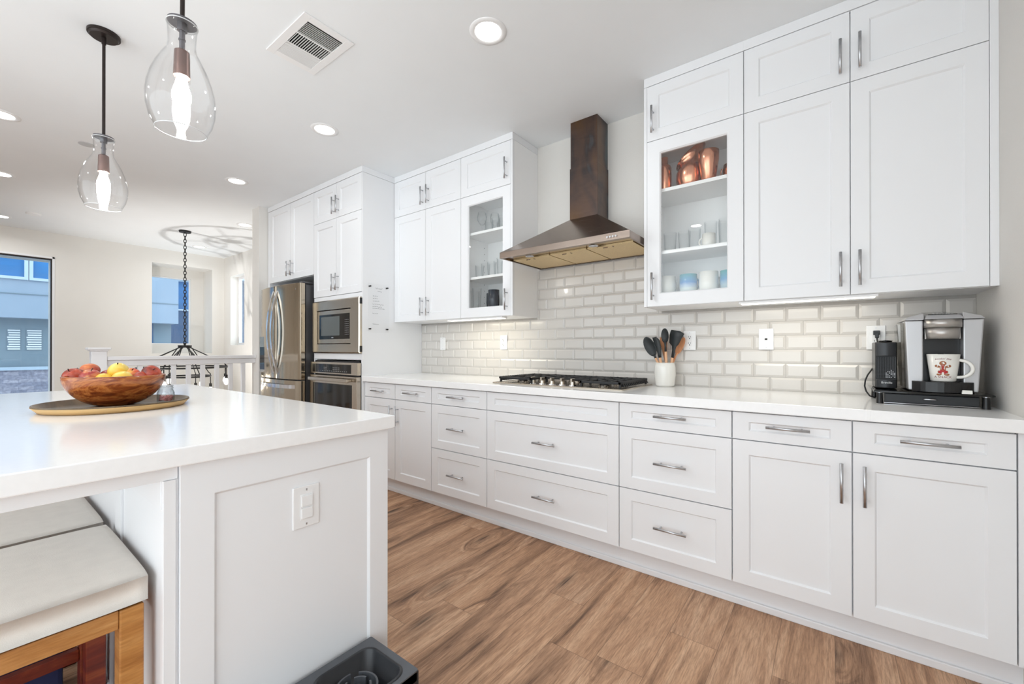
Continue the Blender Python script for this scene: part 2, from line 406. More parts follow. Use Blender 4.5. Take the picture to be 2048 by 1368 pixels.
# ================================================================== ROOM SHELL
m = MB()
m.box(-5.0, 2.6, -4.6, .1, -.12, 0).box(-8.6, -5.0, -4.6, -2.03, -.12, 0)
struct('floor', m, 'floor')
struct('floor_lower_landing', MB().box(-8.6, -4.9, -2.1, .2, -2.7, -2.6), 'floor')
VX0, VX1, VY0, VY1 = -2.222, -1.910, -1.674, -1.498      # duct opening of the air vent
m = MB(); m.wallholes(-8.7, 2.6, -4.6, .35, [(VX0, VX1, VY0, VY1)], lambda a, b, c, d: m.box(a, b, c, d, CEIL, CEIL+.1))
struct('ceiling', m, 'ceiling')
struct('wall_back', MB().box(-4.9, .66, 0, .14, 0, CEIL), 'wall_grey')
m = MB(); m.wallholes(-8.13, -4.9, -2.6, CEIL, [(-7.848, -7.30, 1.204, 2.33)], lambda a, b, c, d: m.box(a, b, .04, .21, c, d))
struct('wall_back_stair', m, 'wall')
m = MB(); m.wallholes(-4.6, .21, -2.6, CEIL, [(-3.3, -1.905, .25, 2.322), (-.897, -.13, 1.073, 2.449)], lambda a, b, c, d: m.box(-8.54, -8.13, a, b, c, d))
m.wallholes(-.897, -.05, 1.0, 2.5, [(-.897, -.305, 1.216, 2.305)], lambda a, b, c, d: m.box(-8.62, -8.54, a, b, c, d))
struct('wall_left', m, 'wall')
struct('wall_right', MB().box(.5316, .66, -2.9, 0, 0, CEIL), 'wall_grey')
struct('wall_front', MB().box(-8.54, -3.9, -4.72, -4.6, 0, CEIL), 'wall')  # unseen wall, added to cut the daylight in the far half
struct('wall_partition', MB().box(-5.014, -4.845, -.72, .04, 0, CEIL), 'wall')
m = MB(); m.box(-5.0, -4.9, -2.1, .04, -2.6, -.12).box(-8.13, -5.0, -2.1, -2.03, -2.6, -.12)
struct('wall_stairwell', m, 'wall')

# toe board and shoe moulding under the base cabinets
struct('baseboard_back', MB().box(-3.0749, .5316, -.545, -.53, 0, .118), 'trimw')
struct('trim_shoe', MB().box(-3.0749, .5316, -.557, -.5455, 0, .030), 'trimw', .004)

# windows
def window(name, X0, X1, Y0, Y1, Z0, Z1, fr, axis='x', mat='trimw'):
    m = MB()
    if axis == 'x':
        m.box(X0, X1, Y0, Y0+fr, Z0, Z1).box(X0, X1, Y1-fr, Y1, Z0, Z1).box(X0, X1, Y0+fr, Y1-fr, Z0, Z0+fr).box(X0, X1, Y0+fr, Y1-fr, Z1-fr, Z1)
    else:
        m.box(X0, X0+fr, Y0, Y1, Z0, Z1).box(X1-fr, X1, Y0, Y1, Z0, Z1).box(X0+fr, X1-fr, Y0, Y1, Z0, Z0+fr).box(X0+fr, X1-fr, Y0, Y1, Z1-fr, Z1)
    w = struct(name, m, mat, .002)
    p = MB()
    if axis == 'x': p.box((X0+X1)/2-.003, (X0+X1)/2+.003, Y0+fr, Y1-fr, Z0+fr, Z1-fr)
    else: p.box(X0+fr, X1-fr, (Y0+Y1)/2-.003, (Y0+Y1)/2+.003, Z0+fr, Z1-fr)
    g_ = obj('window_pane', p, 'pane', w)
    return w
window('window_1', -8.20, -8.15, -3.3, -1.905, .25, 2.322, .014, 'x', 'bronze')
m = MB(); m.box(-8.135, -8.118, -1.908, -1.885, .25, 2.345).box(-8.135, -8.118, -3.3, -1.885, 2.322, 2.345)
struct('trim_window_1', m, 'trimw', .002)
window('window_2', -8.60, -8.56, -.897, -.305, 1.216, 2.305, .018)
window('window_3', -7.848, -7.30, .15, .19, 1.204, 2.33, .04, 'y')

# ================================================================== BACKSPLASH (bevelled tiles, brick bond)
m = MB()
def tile(x0, x1, z0, z1):
    y0, y1, b = -.004, -.0095, .011
    if x1-x0 < .004 or z1-z0 < .004: return
    bx_ = min(b, (x1-x0)*.3); bz_ = min(b, (z1-z0)*.3)
    o = [(x0, y0, z0), (x1, y0, z0), (x1, y0, z1), (x0, y0, z1)]
    i = [(x0+bx_, y1, z0+bz_), (x1-bx_, y1, z0+bz_), (x1-bx_, y1, z1-bz_), (x0+bx_, y1, z1-bz_)]
    m.add(o+i, [(4, 5, 6, 7)]+[(k, (k+1) % 4, 4+(k+1) % 4, 4+k) for k in range(4)], False)
GZ = .0012
for k in range(11):
    z0 = max(.9145, .911+.075*k+GZ); z1 = .911+.075*(k+1)-GZ
    ranges = [(-3.0745, .5312)] if k < 6 else []
    if k >= 6:
        ranges = [(-1.7505, -.8155)]
    if k == 6:
        ranges = [(-1.7505, -.8155)]
    offx = .065 if k % 2 == 0 else .1375
    for (ra, rb) in ranges:
        n0 = math.floor((ra-offx)/.15)
        x = offx+.15*n0
        while x < rb:
            a, b = max(ra, x+GZ), min(rb, x+.15-GZ)
            if b-a > .004:
                tile(a, b, z0, min(z1, 1.373 if k == 6 and False else z1))
            x += .15
bs = MB(); bs.box(-3.0745, .5312, -.004, 0, .9142, 1.3745).box(-1.7505, -.8155, -.004, 0, 1.3745, 1.735)
m.m = 0; bs.m = 1
n0 = len(m.v); bs.mi = [1]*len(bs.f); join(m, bs)
struct('wall_backsplash', m, ['tile', 'grout'])

# ================================================================== CABINETS
def pull(parent, x, z, yf, horiz=True, L=.15, mat='nickel'):
    m = MB(); yb = yf-.032
    d = (1, 0) if horiz else (0, 1)
    P = lambda s, y: (x+d[0]*s, y, z+d[1]*s)
    m.tube([P(-L/2, yb), P(L/2, yb)], .006, 12)
    for s in (-.048, .048): m.tube([P(s, yf+.001), P(s, yb)], .0042, 8)
    return obj('handle', m, mat, parent)
def panel(parent, name, x0, x1, z0, z1, yf, hz=None, hx=None, horiz=True, fh=.06, fw=.062, dep=.008, gap=.0018, extra=None):
    m = MB(); m.door(x0+gap, x1-gap, z0+gap, z1-gap, yf, fw, fh, dep=dep)
    d = obj(name, m, 'cabinet', parent)
    if hx is not None: pull(d, hx, hz, yf, horiz)
    return d
YB = -.61
def base_unit(x0, x1, label, rows, doors=None):
    t = thing('base_cabinet', label, 'cabinet', ((x0+x1)/2, -.3, 0), 'base cabinets along the tiled wall')
    obj('body', MB().box(x0+.001, x1-.001, YB+.021, -.012, .118, .8690), 'cabinet', t)
    for (a, b, z0, z1, hz) in rows:
        panel(t, 'drawer', a, b, z0, z1, YB, hz, (a+b)/2 if hz else None, True, .038 if z1-z0 < .2 else .056, gap=.0024)
    for (a, b, z0, z1, hx, hz) in doors or []:
        panel(t, 'door', a, b, z0, z1, YB, hz, hx, False, gap=.0024)
    return t
ZC, Z1_, Z2_, ZB = .8665, .747, .4344, .122
base_unit(-3.0739, -2.2585, 'white base cabinet with two small drawers over two doors, beside the oven tower',
          [(-3.0739, -2.673, Z1_, ZC, .8035), (-2.673, -2.2585, Z1_, ZC, .8075)], [(-3.0739, -2.673, ZB, Z1_, -2.709, .626), (-2.673, -2.2585, ZB, Z1_, -2.635, .626)])
base_unit(-2.2585, -1.734, 'white three-drawer base cabinet just before the wide one under the cooktop',
          [(-2.2585, -1.734, Z1_, ZC, .8095), (-2.2585, -1.734, Z2_, Z1_, .5915), (-2.2585, -1.734, ZB, Z2_, .275)])
base_unit(-1.734, -.840, 'widest white drawer cabinet, under the gas cooktop, its top front without a handle',
          [(-1.734, -.840, Z1_, ZC, None), (-1.734, -.840, Z2_, Z1_, .5935), (-1.734, -.840, ZB, Z2_, .279)])
base_unit(-.840, -.318, 'white three-drawer base cabinet below the utensil crock',
          [(-.840, -.318, Z1_, ZC, .8135), (-.840, -.318, Z2_, Z1_, .587), (-.840, -.318, ZB, Z2_, .279)])
base_unit(-.318, .505, 'white base cabinet with two big doors and two drawers, below the coffee machines',
          [(-.318, .0925, Z1_, ZC, .8135), (.0925, .505, Z1_, ZC, .810)], [(-.318, .0925, ZB, Z1_, .0595, .631), (.0925, .505, ZB, Z1_, .1275, .6295)])
struct('trim_base_filler', MB().box(.507, .5316, -.608, -.53, .122, .868), 'cabinet')

m = MB().box(-3.0745, .5312, -.6347, -.0005, .8712, .914)
tag(obj('worktop', m, 'quartz', None, .0025), 'long white quartz worktop running along the tiled wall', 'worktop')

def upper(x0, x1, label, zbot, yf, doors, x0b=None, x1b=None, zsp=2.301, ztop=2.612, cat='cabinet', cls='wall_cabinet', depth0=-.001, hollow=None, trim=True):
    """doors: (a,b,z0,z1,hx,hz,glass)"""
    X0 = x0b if x0b is not None else x0; X1 = x1b if x1b is not None else x1
    t = thing(cls, label, cat, ((x0+x1)/2, yf/2, zbot))
    yc = yf+.021
    if hollow:
        lo, hi, shelves = hollow[:3]
        m = MB()
        m.box(X0, X0+.017, yc, depth0, zbot, ztop).box(X1-.017, X1, yc, depth0, zbot, ztop)
        m.box(X0+.017, X1-.017, yc, depth0, zbot, lo).box(X0+.017, X1-.017, -.012, depth0, lo, hi)
        m.box(X0+.017, X1-.017, yc, depth0, hi, ztop)
        m.m = 1
        for xx in (X0+.0172, X1-.0172):          # drilled shelf-pin holes
            for yy in (yc+.05, -.06):
                for k in range(int((hi-lo-.1)/.05)): m.cbox((xx, yy, lo+.06+.05*k), (.002, .005, .005))
        m.m = 0
        body = obj('body', m, ['interior', 'slot'], t)
        for zs in shelves:
            obj('shelf', MB().box(X0+.0175, X1-.0175, yc+.012, -.0125, zs-.019, zs), 'interior', t, .001)
        for zz in (lo+.12, hi-.09): obj('hinge', MB().cbox((X0+.03 if hollow[3] > 0 else X1-.03, yc+.012, zz), (.026, .03, .03)), 'nickel', t)
    else:
        obj('body', MB().box(X0, X1, yc, depth0, zbot, ztop), 'cabinet', t)
    # outer stiles flush with the doors
    m = MB(); flag = False
    if X0 < x0-.004: m.box(X0, x0, yf, yc, zbot, ztop); flag = True
    if X1 > x1+.004: m.box(x1, X1, yf, yc, zbot, ztop); flag = True
    if flag: obj('stile', m, 'cabinet', t)
    if trim: obj('top_trim', MB().box(X0, X1, yf, depth0, ztop+.0025, CEIL-.0005), 'cabinet', t, .001)
    for (a, b, z0, z1, hx, hz, gl) in doors:
        m = MB(); g_ = .0018
        m.door(a+g_, b-g_, z0+g_, z1-g_, yf, .069 if gl else .062, .068 if gl else .06, open_=gl)
        d = obj('door', m, 'cabinet', t)
        if gl: obj('glass_pane', MB().box(a+.072, b-.072, yf+.010, yf+.0135, z0+.072, z1-.072), 'cabglass', d)
        pull(d, hx, hz, yf, False)
    return t
UB = 1.375
upper(-3.0735, -2.253, 'white wall cabinet with four solid doors, beside the tall oven tower', UB, -.316,
      [(-3.0735, -2.66, UB, 2.301, -2.695, 1.491, 0), (-2.66, -2.253, UB, 2.301, -2.621, 1.489, 0), (-3.0735, -2.66, 2.301, 2.612, -2.692, 2.4125, 0), (-2.66, -2.253, 2.301, 2.612, -2.622, 2.4125, 0)])
upper(-2.253, -1.768, 'white wall cabinet with a glass door showing dark blue mugs, next to the hood', UB, -.316,
      [(-2.253, -1.768, UB, 2.301, -1.798, 1.4885, 1), (-2.253, -1.768, 2.301, 2.612, -1.801, 2.4135, 0)], x1b=-1.7509, hollow=(1.452, 2.285, (1.688, 2.028), 1))
upper(-.7989, -.314, 'white wall cabinet with a glass door showing copper barware', UB, -.316,
      [(-.7989, -.314, UB, 2.301, -.7615, 1.485, 1), (-.7989, -.314, 2.301, 2.612, -.7625, 2.4105, 0)], x0b=-.8152, hollow=(1.452, 2.285, (1.688, 2.035), -1))
upper(-.314, .5078, 'large white wall cabinet with four solid doors above the coffee machines', UB, -.316,
      [(-.314, .0969, UB, 2.301, .063, 1.4845, 0), (.0969, .5078, UB, 2.301, .128, 1.486, 0), (-.314, .0969, 2.301, 2.612, .063, 2.41, 0), (.0969, .5078, 2.301, 2.612, .129, 2.4125, 0)], x1b=.5312)

# tall oven tower (hollow, with appliance openings)
YT = -.6325
t = thing('tall_cabinet', 'floor to ceiling white oven tower with doors above the microwave', 'cabinet', (-3.47, -.3, 0))
m = MB()
m.box(-3.866, -3.848, YT+.021, -.001, 0, 2.612).box(-3.104, -3.0865, YT+.021, -.001, 0, 2.612).box(-3.848, -3.104, -.02, -.001, 0, 2.612)
m.box(-3.848, -3.104, YT+.021, -.02, 1.575, 2.612).box(-3.848, -3.104, YT+.021, -.02, 1.045, 1.10).box(-3.848, -3.104, YT+.021, -.02, .10, .34)
obj('body', m, 'cabinet', t)
m = MB().box(-3.866, -3.0865, YT+.004, YT+.021, 1.575, 1.6145).box(-3.866, -3.0865, YT+.004, YT+.021, 1.05, 1.10)
m.box(-3.098, -3.0865, YT+.004, YT+.021, .1, 1.05).box(-3.098, -3.0865, YT+.004, YT+.021, 1.10, 1.575).box(-3.866, -3.855, YT+.004, YT+.021, .1, 1.05)
obj('face_frame', m, 'cabinet', t)
obj('side_panel', MB().box(-3.0863, -3.0750, YT, -.001, 0, 2.612), 'cabinet', t, .001)
obj('top_trim', MB().box(-3.866, -3.0750, YT-.004, -.001, 2.6145, CEIL-.0005), 'cabinet', t, .001)
for (a, b, z0, z1, hx, hz) in [(-3.866, -3.474, 1.6171, 2.3038, -3.506, 1.729), (-3.474, -3.0865, 1.6171, 2.3038, -3.440, 1.7305), (-3.866, -3.474, 2.3038, 2.6127, -3.502, 2.411), (-3.474, -3.0865, 2.3038, 2.6127, -3.436, 2.4125)]:
    panel(t, 'door', a, b, z0, z1, YT, hz, hx, False)
panel(t, 'drawer', -3.866, -3.0865, .12, .335, YT, .23, -3.47, True)
# fridge surround
t = thing('fridge_cabinet', 'white cabinet bridging over the refrigerator', 'cabinet', (-4.33, -.3, 1.84))
m = MB(); m.box(-4.796, -3.8665, YT+.021, -.001, 1.84, 2.612)
obj('body', m, 'cabinet', t)
obj('side_panel', MB().box(-4.838, -4.7965, YT, -.001, 0, 2.612), 'cabinet', t, .001)
obj('top_trim', MB().box(-4.838, -3.8665, YT-.004, -.001, 2.6145, CEIL-.0005), 'cabinet', t, .001)
for (a, b, hx) in [(-4.796, -4.331, -4.354), (-4.331, -3.8665, -4.27)]:
    panel(t, 'door', a, b, 1.8406, 2.6127, YT, 1.949, hx, False)

# ================================================================== REFRIGERATOR
t = thing('refrigerator', 'stainless steel french door refrigerator with bowed handles', 'refrigerator', (-4.33, -.4, 0))
M['fsteel'] = brushed('polished_fridge_steel', (186, 174, 156), .12, (60, 60, 1), .03)
M['fside'] = paint('fridge_side_grey', (92, 92, 94), .4, .02, metal=.5)
obj('body', MB().box(-4.755, -3.905, -.69, -.03, .02, 1.745), 'fside', t, .004)
def fdoor(name, x0, x1, z0, z1):
    c, hw = -4.31, .43
    xs = [x0+(x1-x0)*k/14 for k in range(15)]
    fy = lambda x: -.785+.04*((x-c)/hw)**2
    out = [(x, fy(x)) for x in xs]
    # rounded edges
    out = [(x0, out[0][1]+.012)]+[(x0+.004, out[0][1]+.003)]+out[1:-1]+[(x1-.004, out[-1][1]+.003), (x1, out[-1][1]+.012)]
    out = out+[(x1, -.70), (x0, -.70)]
    mm = MB(); mm.slab(out, z0, z1)
    return obj(name, mm, 'fsteel', t, .003)
dl = fdoor('door', -4.745, -4.313, .853, 1.755); dr = fdoor('door', -4.307, -3.895, .853, 1.755)
fd = fdoor('freezer_drawer', -4.745, -3.895, .06, .843)
obj('door_gasket', MB().box(-4.74, -3.9, -.70, -.69, .06, 1.75), 'blackp', t)
def bow(par, x, z0, z1, y0, out):
    mm = MB(); P = []
    for k in range(21):
        s = k/20; P.append((x, y0-out*math.sin(PI*s)**.8-.004, z0+(z1-z0)*s))
    w = .013
    for i in range(20):
        a, b = P[i], P[i+1]
        mm.add([(a[0]-w, a[1], a[2]), (a[0]+w, a[1], a[2]), (a[0]+w, a[1]+.016, a[2]), (a[0]-w, a[1]+.016, a[2]),
                (b[0]-w, b[1], b[2]), (b[0]+w, b[1], b[2]), (b[0]+w, b[1]+.016, b[2]), (b[0]-w, b[1]+.016, b[2])],
               [(0, 1, 5, 4), (1, 2, 6, 5), (2, 3, 7, 6), (3, 0, 4, 7)]+([(0, 3, 2, 1)] if i == 0 else [])+([(4, 5, 6, 7)] if i == 19 else []), False)
    return obj('handle', mm, 'chromehi', par)
bow(dl, -4.350, .905, 1.705, -.782, .062); bow(dr, -4.270, .905, 1.705, -.782, .062)
mm = MB(); P = [(-4.68+.72*k/20, -.755-.055*math.sin(PI*k/20)**.5, .785) for k in range(21)]
for i in range(20):
    a, b = P[i], P[i+1]
    mm.hexa([(a[0], a[1], .768), (b[0], b[1], .768), (b[0], b[1]+.016, .768), (a[0], a[1]+.016, .768)], [(a[0], a[1], .802), (b[0], b[1], .802), (b[0], b[1]+.016, .802), (a[0], a[1]+.016, .802)])
obj('handle', mm, 'chromehi', fd)
dsp = obj('water_dispenser', MB().box(-4.715, -4.56, -.766, -.745, .90, 1.27), 'steel', dl, .006)
obj('dispenser_recess', MB().box(-4.70, -4.575, -.7675, -.7655, .93, 1.16), 'blackgloss', dsp)
mm = MB(); mm.cyl((0, 0, 0), .012, .002, 20)
mm2 = MB(lambda p: (-3.965+p[0], -.7565-p[2], 1.70+p[1])); mm2.cyl((0, 0, 0), .011, .002, 20); obj('emblem', mm2, 'silver', dr)
obj('badge', MB().cbox((-4.03, -.762, .875), (.07, .002, .012)), 'blackgloss', dr)
obj('top_hinge', MB().box(-3.97, -3.91, -.72, -.62, 1.757, 1.775), 'fside', t, .002)

# ================================================================== MICROWAVE and OVEN
t = thing('microwave', 'built-in stainless microwave with wide steel trim frame', 'microwave', (-3.476, -.64, 1.1005))
m = MB()
x0, x1, z0, z1 = -3.850, -3.080, 1.103, 1.575; a0, a1, b0, b1 = -3.757, -3.207, 1.182, 1.489
R = lambda x0, x1, z0, z1, y: [(x0, y, z0), (x1, y, z0), (x1, y, z1), (x0, y, z1)]
vs = R(x0, x1, z0, z1, -.652)+R(x0+.012, x1-.012, z0+.01, z1-.01, -.660)+R(a0, a1, b0, b1, -.660)+R(a0, a1, b0, b1, -.640)+R(x0, x1, z0, z1, -.634)
fs = []
for k in range(4):
    j = (k+1) % 4
    fs += [(k, j, 4+j, 4+k), (4+k, 4+j, 8+j, 8+k), (8+k, 8+j, 12+j, 12+k), (j, k, 16+k, 16+j), (12+k, 12+j, 16+j, 16+k)]
m.add(vs, fs, False)
obj('trim_frame', m, 'steel', t)
obj('body', MB().box(-3.75, -3.214, -.628, -.12, 1.19, 1.482), 'blackp', t)
md = obj('door', MB().box(-3.750, -3.213, -.652, -.630, 1.189, 1.482), 'steel', t, .002)
obj('door_glass', MB().box(-3.727, -3.235, -.6545, -.652, 1.226, 1.447), 'blackgloss', md, .001)
M['mwwin'] = paint('smoked_window', (96, 100, 98), .25, .03)
obj('window', MB().box(-3.69, -3.385, -.6555, -.6545, 1.258, 1.427), 'mwwin', md)
m = MB()
for r_ in range(8):
    for c_ in range(3): m.cbox((-3.295+.022*c_, -.6556, 1.265+.018*r_), (.009, .001, .004))
obj('keypad', m, 'silver', md)
obj('emblem', MB().cbox((-3.5, -.6556, 1.24), (.03, .001, .009)), 'silver', md)
for zz in (1.115, 1.515): obj('side_bracket', MB().box(-3.0796, -3.0755, -.656, -.634, zz, zz+.05), 'blackp', t)
t = thing('oven', 'stainless wall oven with black control strip, below the microwave', 'oven', (-3.476, -.64, .345))
obj('body', MB().box(-3.838, -3.112, -.632, -.06, .35, 1.035), 'blackp', t)
cp = obj('control_panel', MB().box(-3.862, -3.092, -.668, -.6325, .918, 1.022), 'steel', t, .002)
obj('display', MB().box(-3.82, -3.185, -.6695, -.668, .93, 1.005), 'blackgloss', cp)
m = MB()
for c_ in range(16):
    for r_ in range(3 if c_ in (3, 4, 8, 9, 10, 11) else 1): m.cbox((-3.70+.03*c_, -.670, .945+.015*r_), (.010, .0006, .004))
obj('control_marks', m, 'silver', cp)
od = obj('door', MB().box(-3.862, -3.092, -.674, -.636, .352, .905), 'steel', t, .003)
obj('window', MB().box(-3.80, -3.165, -.6755, -.674, .42, .835), 'blackgloss', od, .001)
m = MB(); m.box(-3.80, -3.155, -.725, -.705, .858, .888).box(-3.79, -3.77, -.705, -.674, .862, .884).box(-3.185, -3.165, -.705, -.674, .862, .884)
obj('handle', m, 'steel', od, .005)

# ================================================================== RANGE HOOD
t = thing('range_hood', 'bronze and stainless chimney range hood over the cooktop', 'range hood', (-1.273, -.25, 1.735))
hx0, hx1, hy = -1.7185, -.8265, -.50
cx0, cx1, cy = -1.378, -1.174, -.168
m = MB()
# rim: front band and hollow underside
m.box(hx0, hx1, hy, hy+.012, 1.735, 1.774).box(hx0, hx0+.012, hy+.012, -.010, 1.735, 1.774).box(hx1-.012, hx1, hy+.012, -.010, 1.735, 1.774)
m.box(hx0+.012, hx1-.012, -.030, -.010, 1.735, 1.774).box(hx0+.012, hx1-.012, hy+.012, -.030, 1.748, 1.774)
rim = obj('rim', m, 'steelh', t, .001)
m = MB()
m.hexa([(hx0, hy, 1.774), (hx1, hy, 1.774), (hx1, -.010, 1.774), (hx0, -.010, 1.774)], [(cx0, cy, 2.01), (cx1, cy, 2.01), (cx1, -.010, 2.01), (cx0, -.010, 2.01)])
obj('canopy', m, 'steelh', t, .002)
fl = obj('flue', MB().box(cx0, cx1, cy, -.002, 2.0, 2.352), 'flue', t, .0015)
obj('upper_flue', MB().box(cx0+.004, cx1-.004, cy+.004, -.002, 2.352, CEIL-.0005), 'flue', t, .0015)
for k, (a, b) in enumerate([(-1.690, -1.405), (-1.398, -1.143), (-1.136, -.852)]):
    f = obj('filter', MB().box(a, b, -.385, -.045, 1.736, 1.7475), 'filter', t, .001)
    m = MB(); xm = (a+b)/2-.05; m.tube([(xm, -.362, 1.7345), (xm+.028, -.362, 1.7345)], .003, 6); m.box(xm+.06, xm+.063, -.37, -.35, 1.733, 1.7362)
    obj('filter_latch', m, 'steelh', f)
for x in (-1.52, -1.07):
    m = MB(); m.cyl((x, -.437, 1.7345), .028, .004, 24); obj('hood_light', m, 'chromehi', t)
    m = MB(); m.cyl((x, -.437, 1.733), .018, .0015, 20); obj('hood_lens', m, 'silver', t)
for k in range(4):
    x = -.953+.0168*k
    m = MB(lambda p, x=x: (x+p[0], hy-p[2], 1.753+p[1])); m.cyl((0, 0, 0), .0052, .008, 14); obj('button', m, 'chromehi', t)

# ================================================================== COOKTOP
t = thing('gas_cooktop', 'stainless gas cooktop with black iron grates set in the worktop', 'cooktop', (-1.305, -.29, .9142))
m = MB(); m.box(-1.762, -.860, -.520, -.045, .9142, .9185)
m.box(-1.762, -.860, -.520, -.512, .9185, .921).box(-1.762, -1.754, -.512, -.045, .9185, .921).box(-.868, -.860, -.512, -.045, .9185, .921)
obj('steel_tray', m, 'steel', t, .001)
for (x, y, r) in [(-1.60, -.40, .04), (-1.60, -.16, .035), (-1.31, -.20, .055), (-1.02, -.40, .035), (-1.02, -.16, .045)]:
    m = MB(); m.cyl((x, y, .9187), r, .012, 28, r*.9); b = obj('burner', m, 'steel', t)
    m = MB(); m.cyl((x, y, .9307), r*.75, .008, 24, r*.7); obj('burner_cap', m, 'iron', b)
def grate(x0, x1, y0, y1, side=0):
    m = MB(); z = .957; h = .014
    for (a, b, c, d) in [(x0, x1, y0, y0+.014), (x0, x1, y1-.014, y1), (x0, x0+.014, y0, y1), (x1-.014, x1, y0, y1)]:
        m.box(a, b, c, d, z-h, z)
    n = 4
    for k in range(1, n): xx = x0+(x1-x0)*k/n; m.box(xx-.005, xx+.005, y0+.014, y1-.014, z-h, z+.002)
    ny = max(2, int((y1-y0)/.09))
    for k in range(1, ny): yy = y0+(y1-y0)*k/ny; m.box(x0+.014, x1-.014, yy-.005, yy+.005, z-h, z+.002)
    for xx in (x0+.007, x1-.007):
        for yy in (y0+.012, y1-.012): m.box(xx-.006, xx+.006, yy-.006, yy+.006, .9212, z-h)
    if side:   # ridged outer skirt
        k = 0; yy = y0+.03
        while yy < y1-.02:
            xo = x1 if side > 0 else x0
            m.hexa([(xo-.018*side, yy, .930), (xo+.012*side, yy, .930), (xo+.012*side, yy+.010, .930), (xo-.018*side, yy+.010, .930)],
                   [(xo-.018*side, yy, z+.002), (xo-.006*side, yy, z+.002), (xo-.006*side, yy+.010, z+.002), (xo-.018*side, yy+.010, z+.002)])
            yy += .026
    return obj('grate', m, 'iron', t, .0015)
grate(-1.735, -1.475, -.485, -.065, -1); grate(-1.470, -1.140, -.335, -.065); grate(-1.135, -.885, -.485, -.065, 1)
for k in range(5):
    x = -1.487+.0715*k
    m = MB(); m.cyl((x, -.447, .9187), .024, .006, 24, .022); kb = obj('knob', m, 'chromehi', t)
    m = MB(); m.cyl((x, -.447, .9247), .0185, .018, 24, .017); m.box(x-.006, x+.006, -.466, -.428, .9425, .962)
    obj('knob_grip', m, 'steel', kb, .001)

# ================================================================== WALL PLATES
def plate(x, z, label, kind, w=.070, h=.114, yf=-.0105):
    name = {'outlet': 'wall_outlet', 'switch': 'light_switch', 'phone': 'phone_jack'}[kind]
    t = thing(name, label, {'outlet': 'outlet', 'switch': 'switch', 'phone': 'wall jack'}[kind], (x, yf, z))
    obj('cover_plate', MB().cbox((x, yf-.002, z), (w, .005, h)), 'white', t, .0018)
    m = MB(); m.m = 0
    if kind == 'outlet':
        m.cbox((x, yf-.0052, z), (.034, .002, .068)); o = obj('socket_face', m, 'white', t, .0006)
        s = MB()
        for dz in (.019, -.019):
            s.cbox((x-.006, yf-.0065, z+dz+.004), (.0022, .001, .008)); s.cbox((x+.006, yf-.0065, z+dz+.004), (.0022, .001, .007)); s.cbox((x, yf-.0065, z+dz-.007), (.005, .001, .005))
        obj('socket_slots', s, 'slot', o)
    elif kind == 'switch':
        m.cbox((x, yf-.0062, z), (.033, .004, .066)); obj('rocker', m, 'white', t, .001)
    else:
        m.cbox((x, yf-.0055, z), (.012, .003, .008)); obj('jack', m, 'slot', t)
    s = MB()
    for dz in (.046, -.046):
        q = MB(lambda p, dz=dz: (x+p[0], yf-.0045-p[2], z+dz+p[1])); q.cyl((0, 0, 0), .0025, .001, 10); join(s, q)
    obj('plate_screws', s, 'nickel', t)
    return t
plate(-.647, 1.189, 'white power outlet on the tiles just right of the utensil crock', 'outlet')
plate(-.2515, 1.192, 'white blank plate with a tiny centre jack on the tiles, midway to the coffee machines', 'phone')
plate(.201, 1.193, 'white power outlet with a black plug, behind the slim black coffee machine', 'outlet')
plate(-2.774, 1.187, 'white rocker switch on the tiles nearest the oven tower', 'switch')
plate(-2.0715, 1.192, 'white power outlet on the tiles left of the cooktop, under the glass cabinet', 'outlet')
# plug and cord
m = MB(); m.box(.190, .214, -.040, -.0185, 1.205, 1.226).box(.196, .210, -.046, -.038, 1.19, 1.215)
pl = tag(obj('power_plug', m, 'blackp', None, .002, at=(.2, -.03, 1.21)), 'small black plug pushed into the outlet behind the coffee machines', 'plug')
obj('plug_lead', MB().tube([(.203, -.034, 1.19), (.206, -.034, 1.165), (.21, -.03, 1.12)], .003, 8), 'blackp', pl)
m = MB(); m.tube([(.192, -.10, 1.065), (.180, -.115, 1.045), (.165, -.125, 1.02), (.156, -.13, .995), (.153, -.135, .968), (.158, -.14, .945), (.170, -.15, .925), (.19, -.15, .9175)], .0032, 8)
tag(obj('mains_cable', m, 'blackp', None, at=(.16, -.13, .95)), 'thin black cord drooping beside the slim black coffee machine', 'cord')

# island end panel switches
FX = lambda X: (lambda p: (X-p[1], p[0], p[2]))          # build facing -y, stand it facing +x

# ================================================================== UNDER CABINET LIGHTS
for (a, b, lab) in [(-2.434, -1.863, 'slim lit strip light under the wall cabinets left of the hood'), (-.34, .191, 'slim lit strip light under the wall cabinets above the coffee machines')]:
    t = thing('strip_light', lab, 'light', ((a+b)/2, -.27, 1.365))
    obj('housing', MB().box(a, b, -.296, -.235, 1.3635, 1.3745), 'white', t, .001)
    obj('lens', MB().box(a+.01, b-.01, -.288, -.243, 1.3615, 1.3635), 'strip', t)

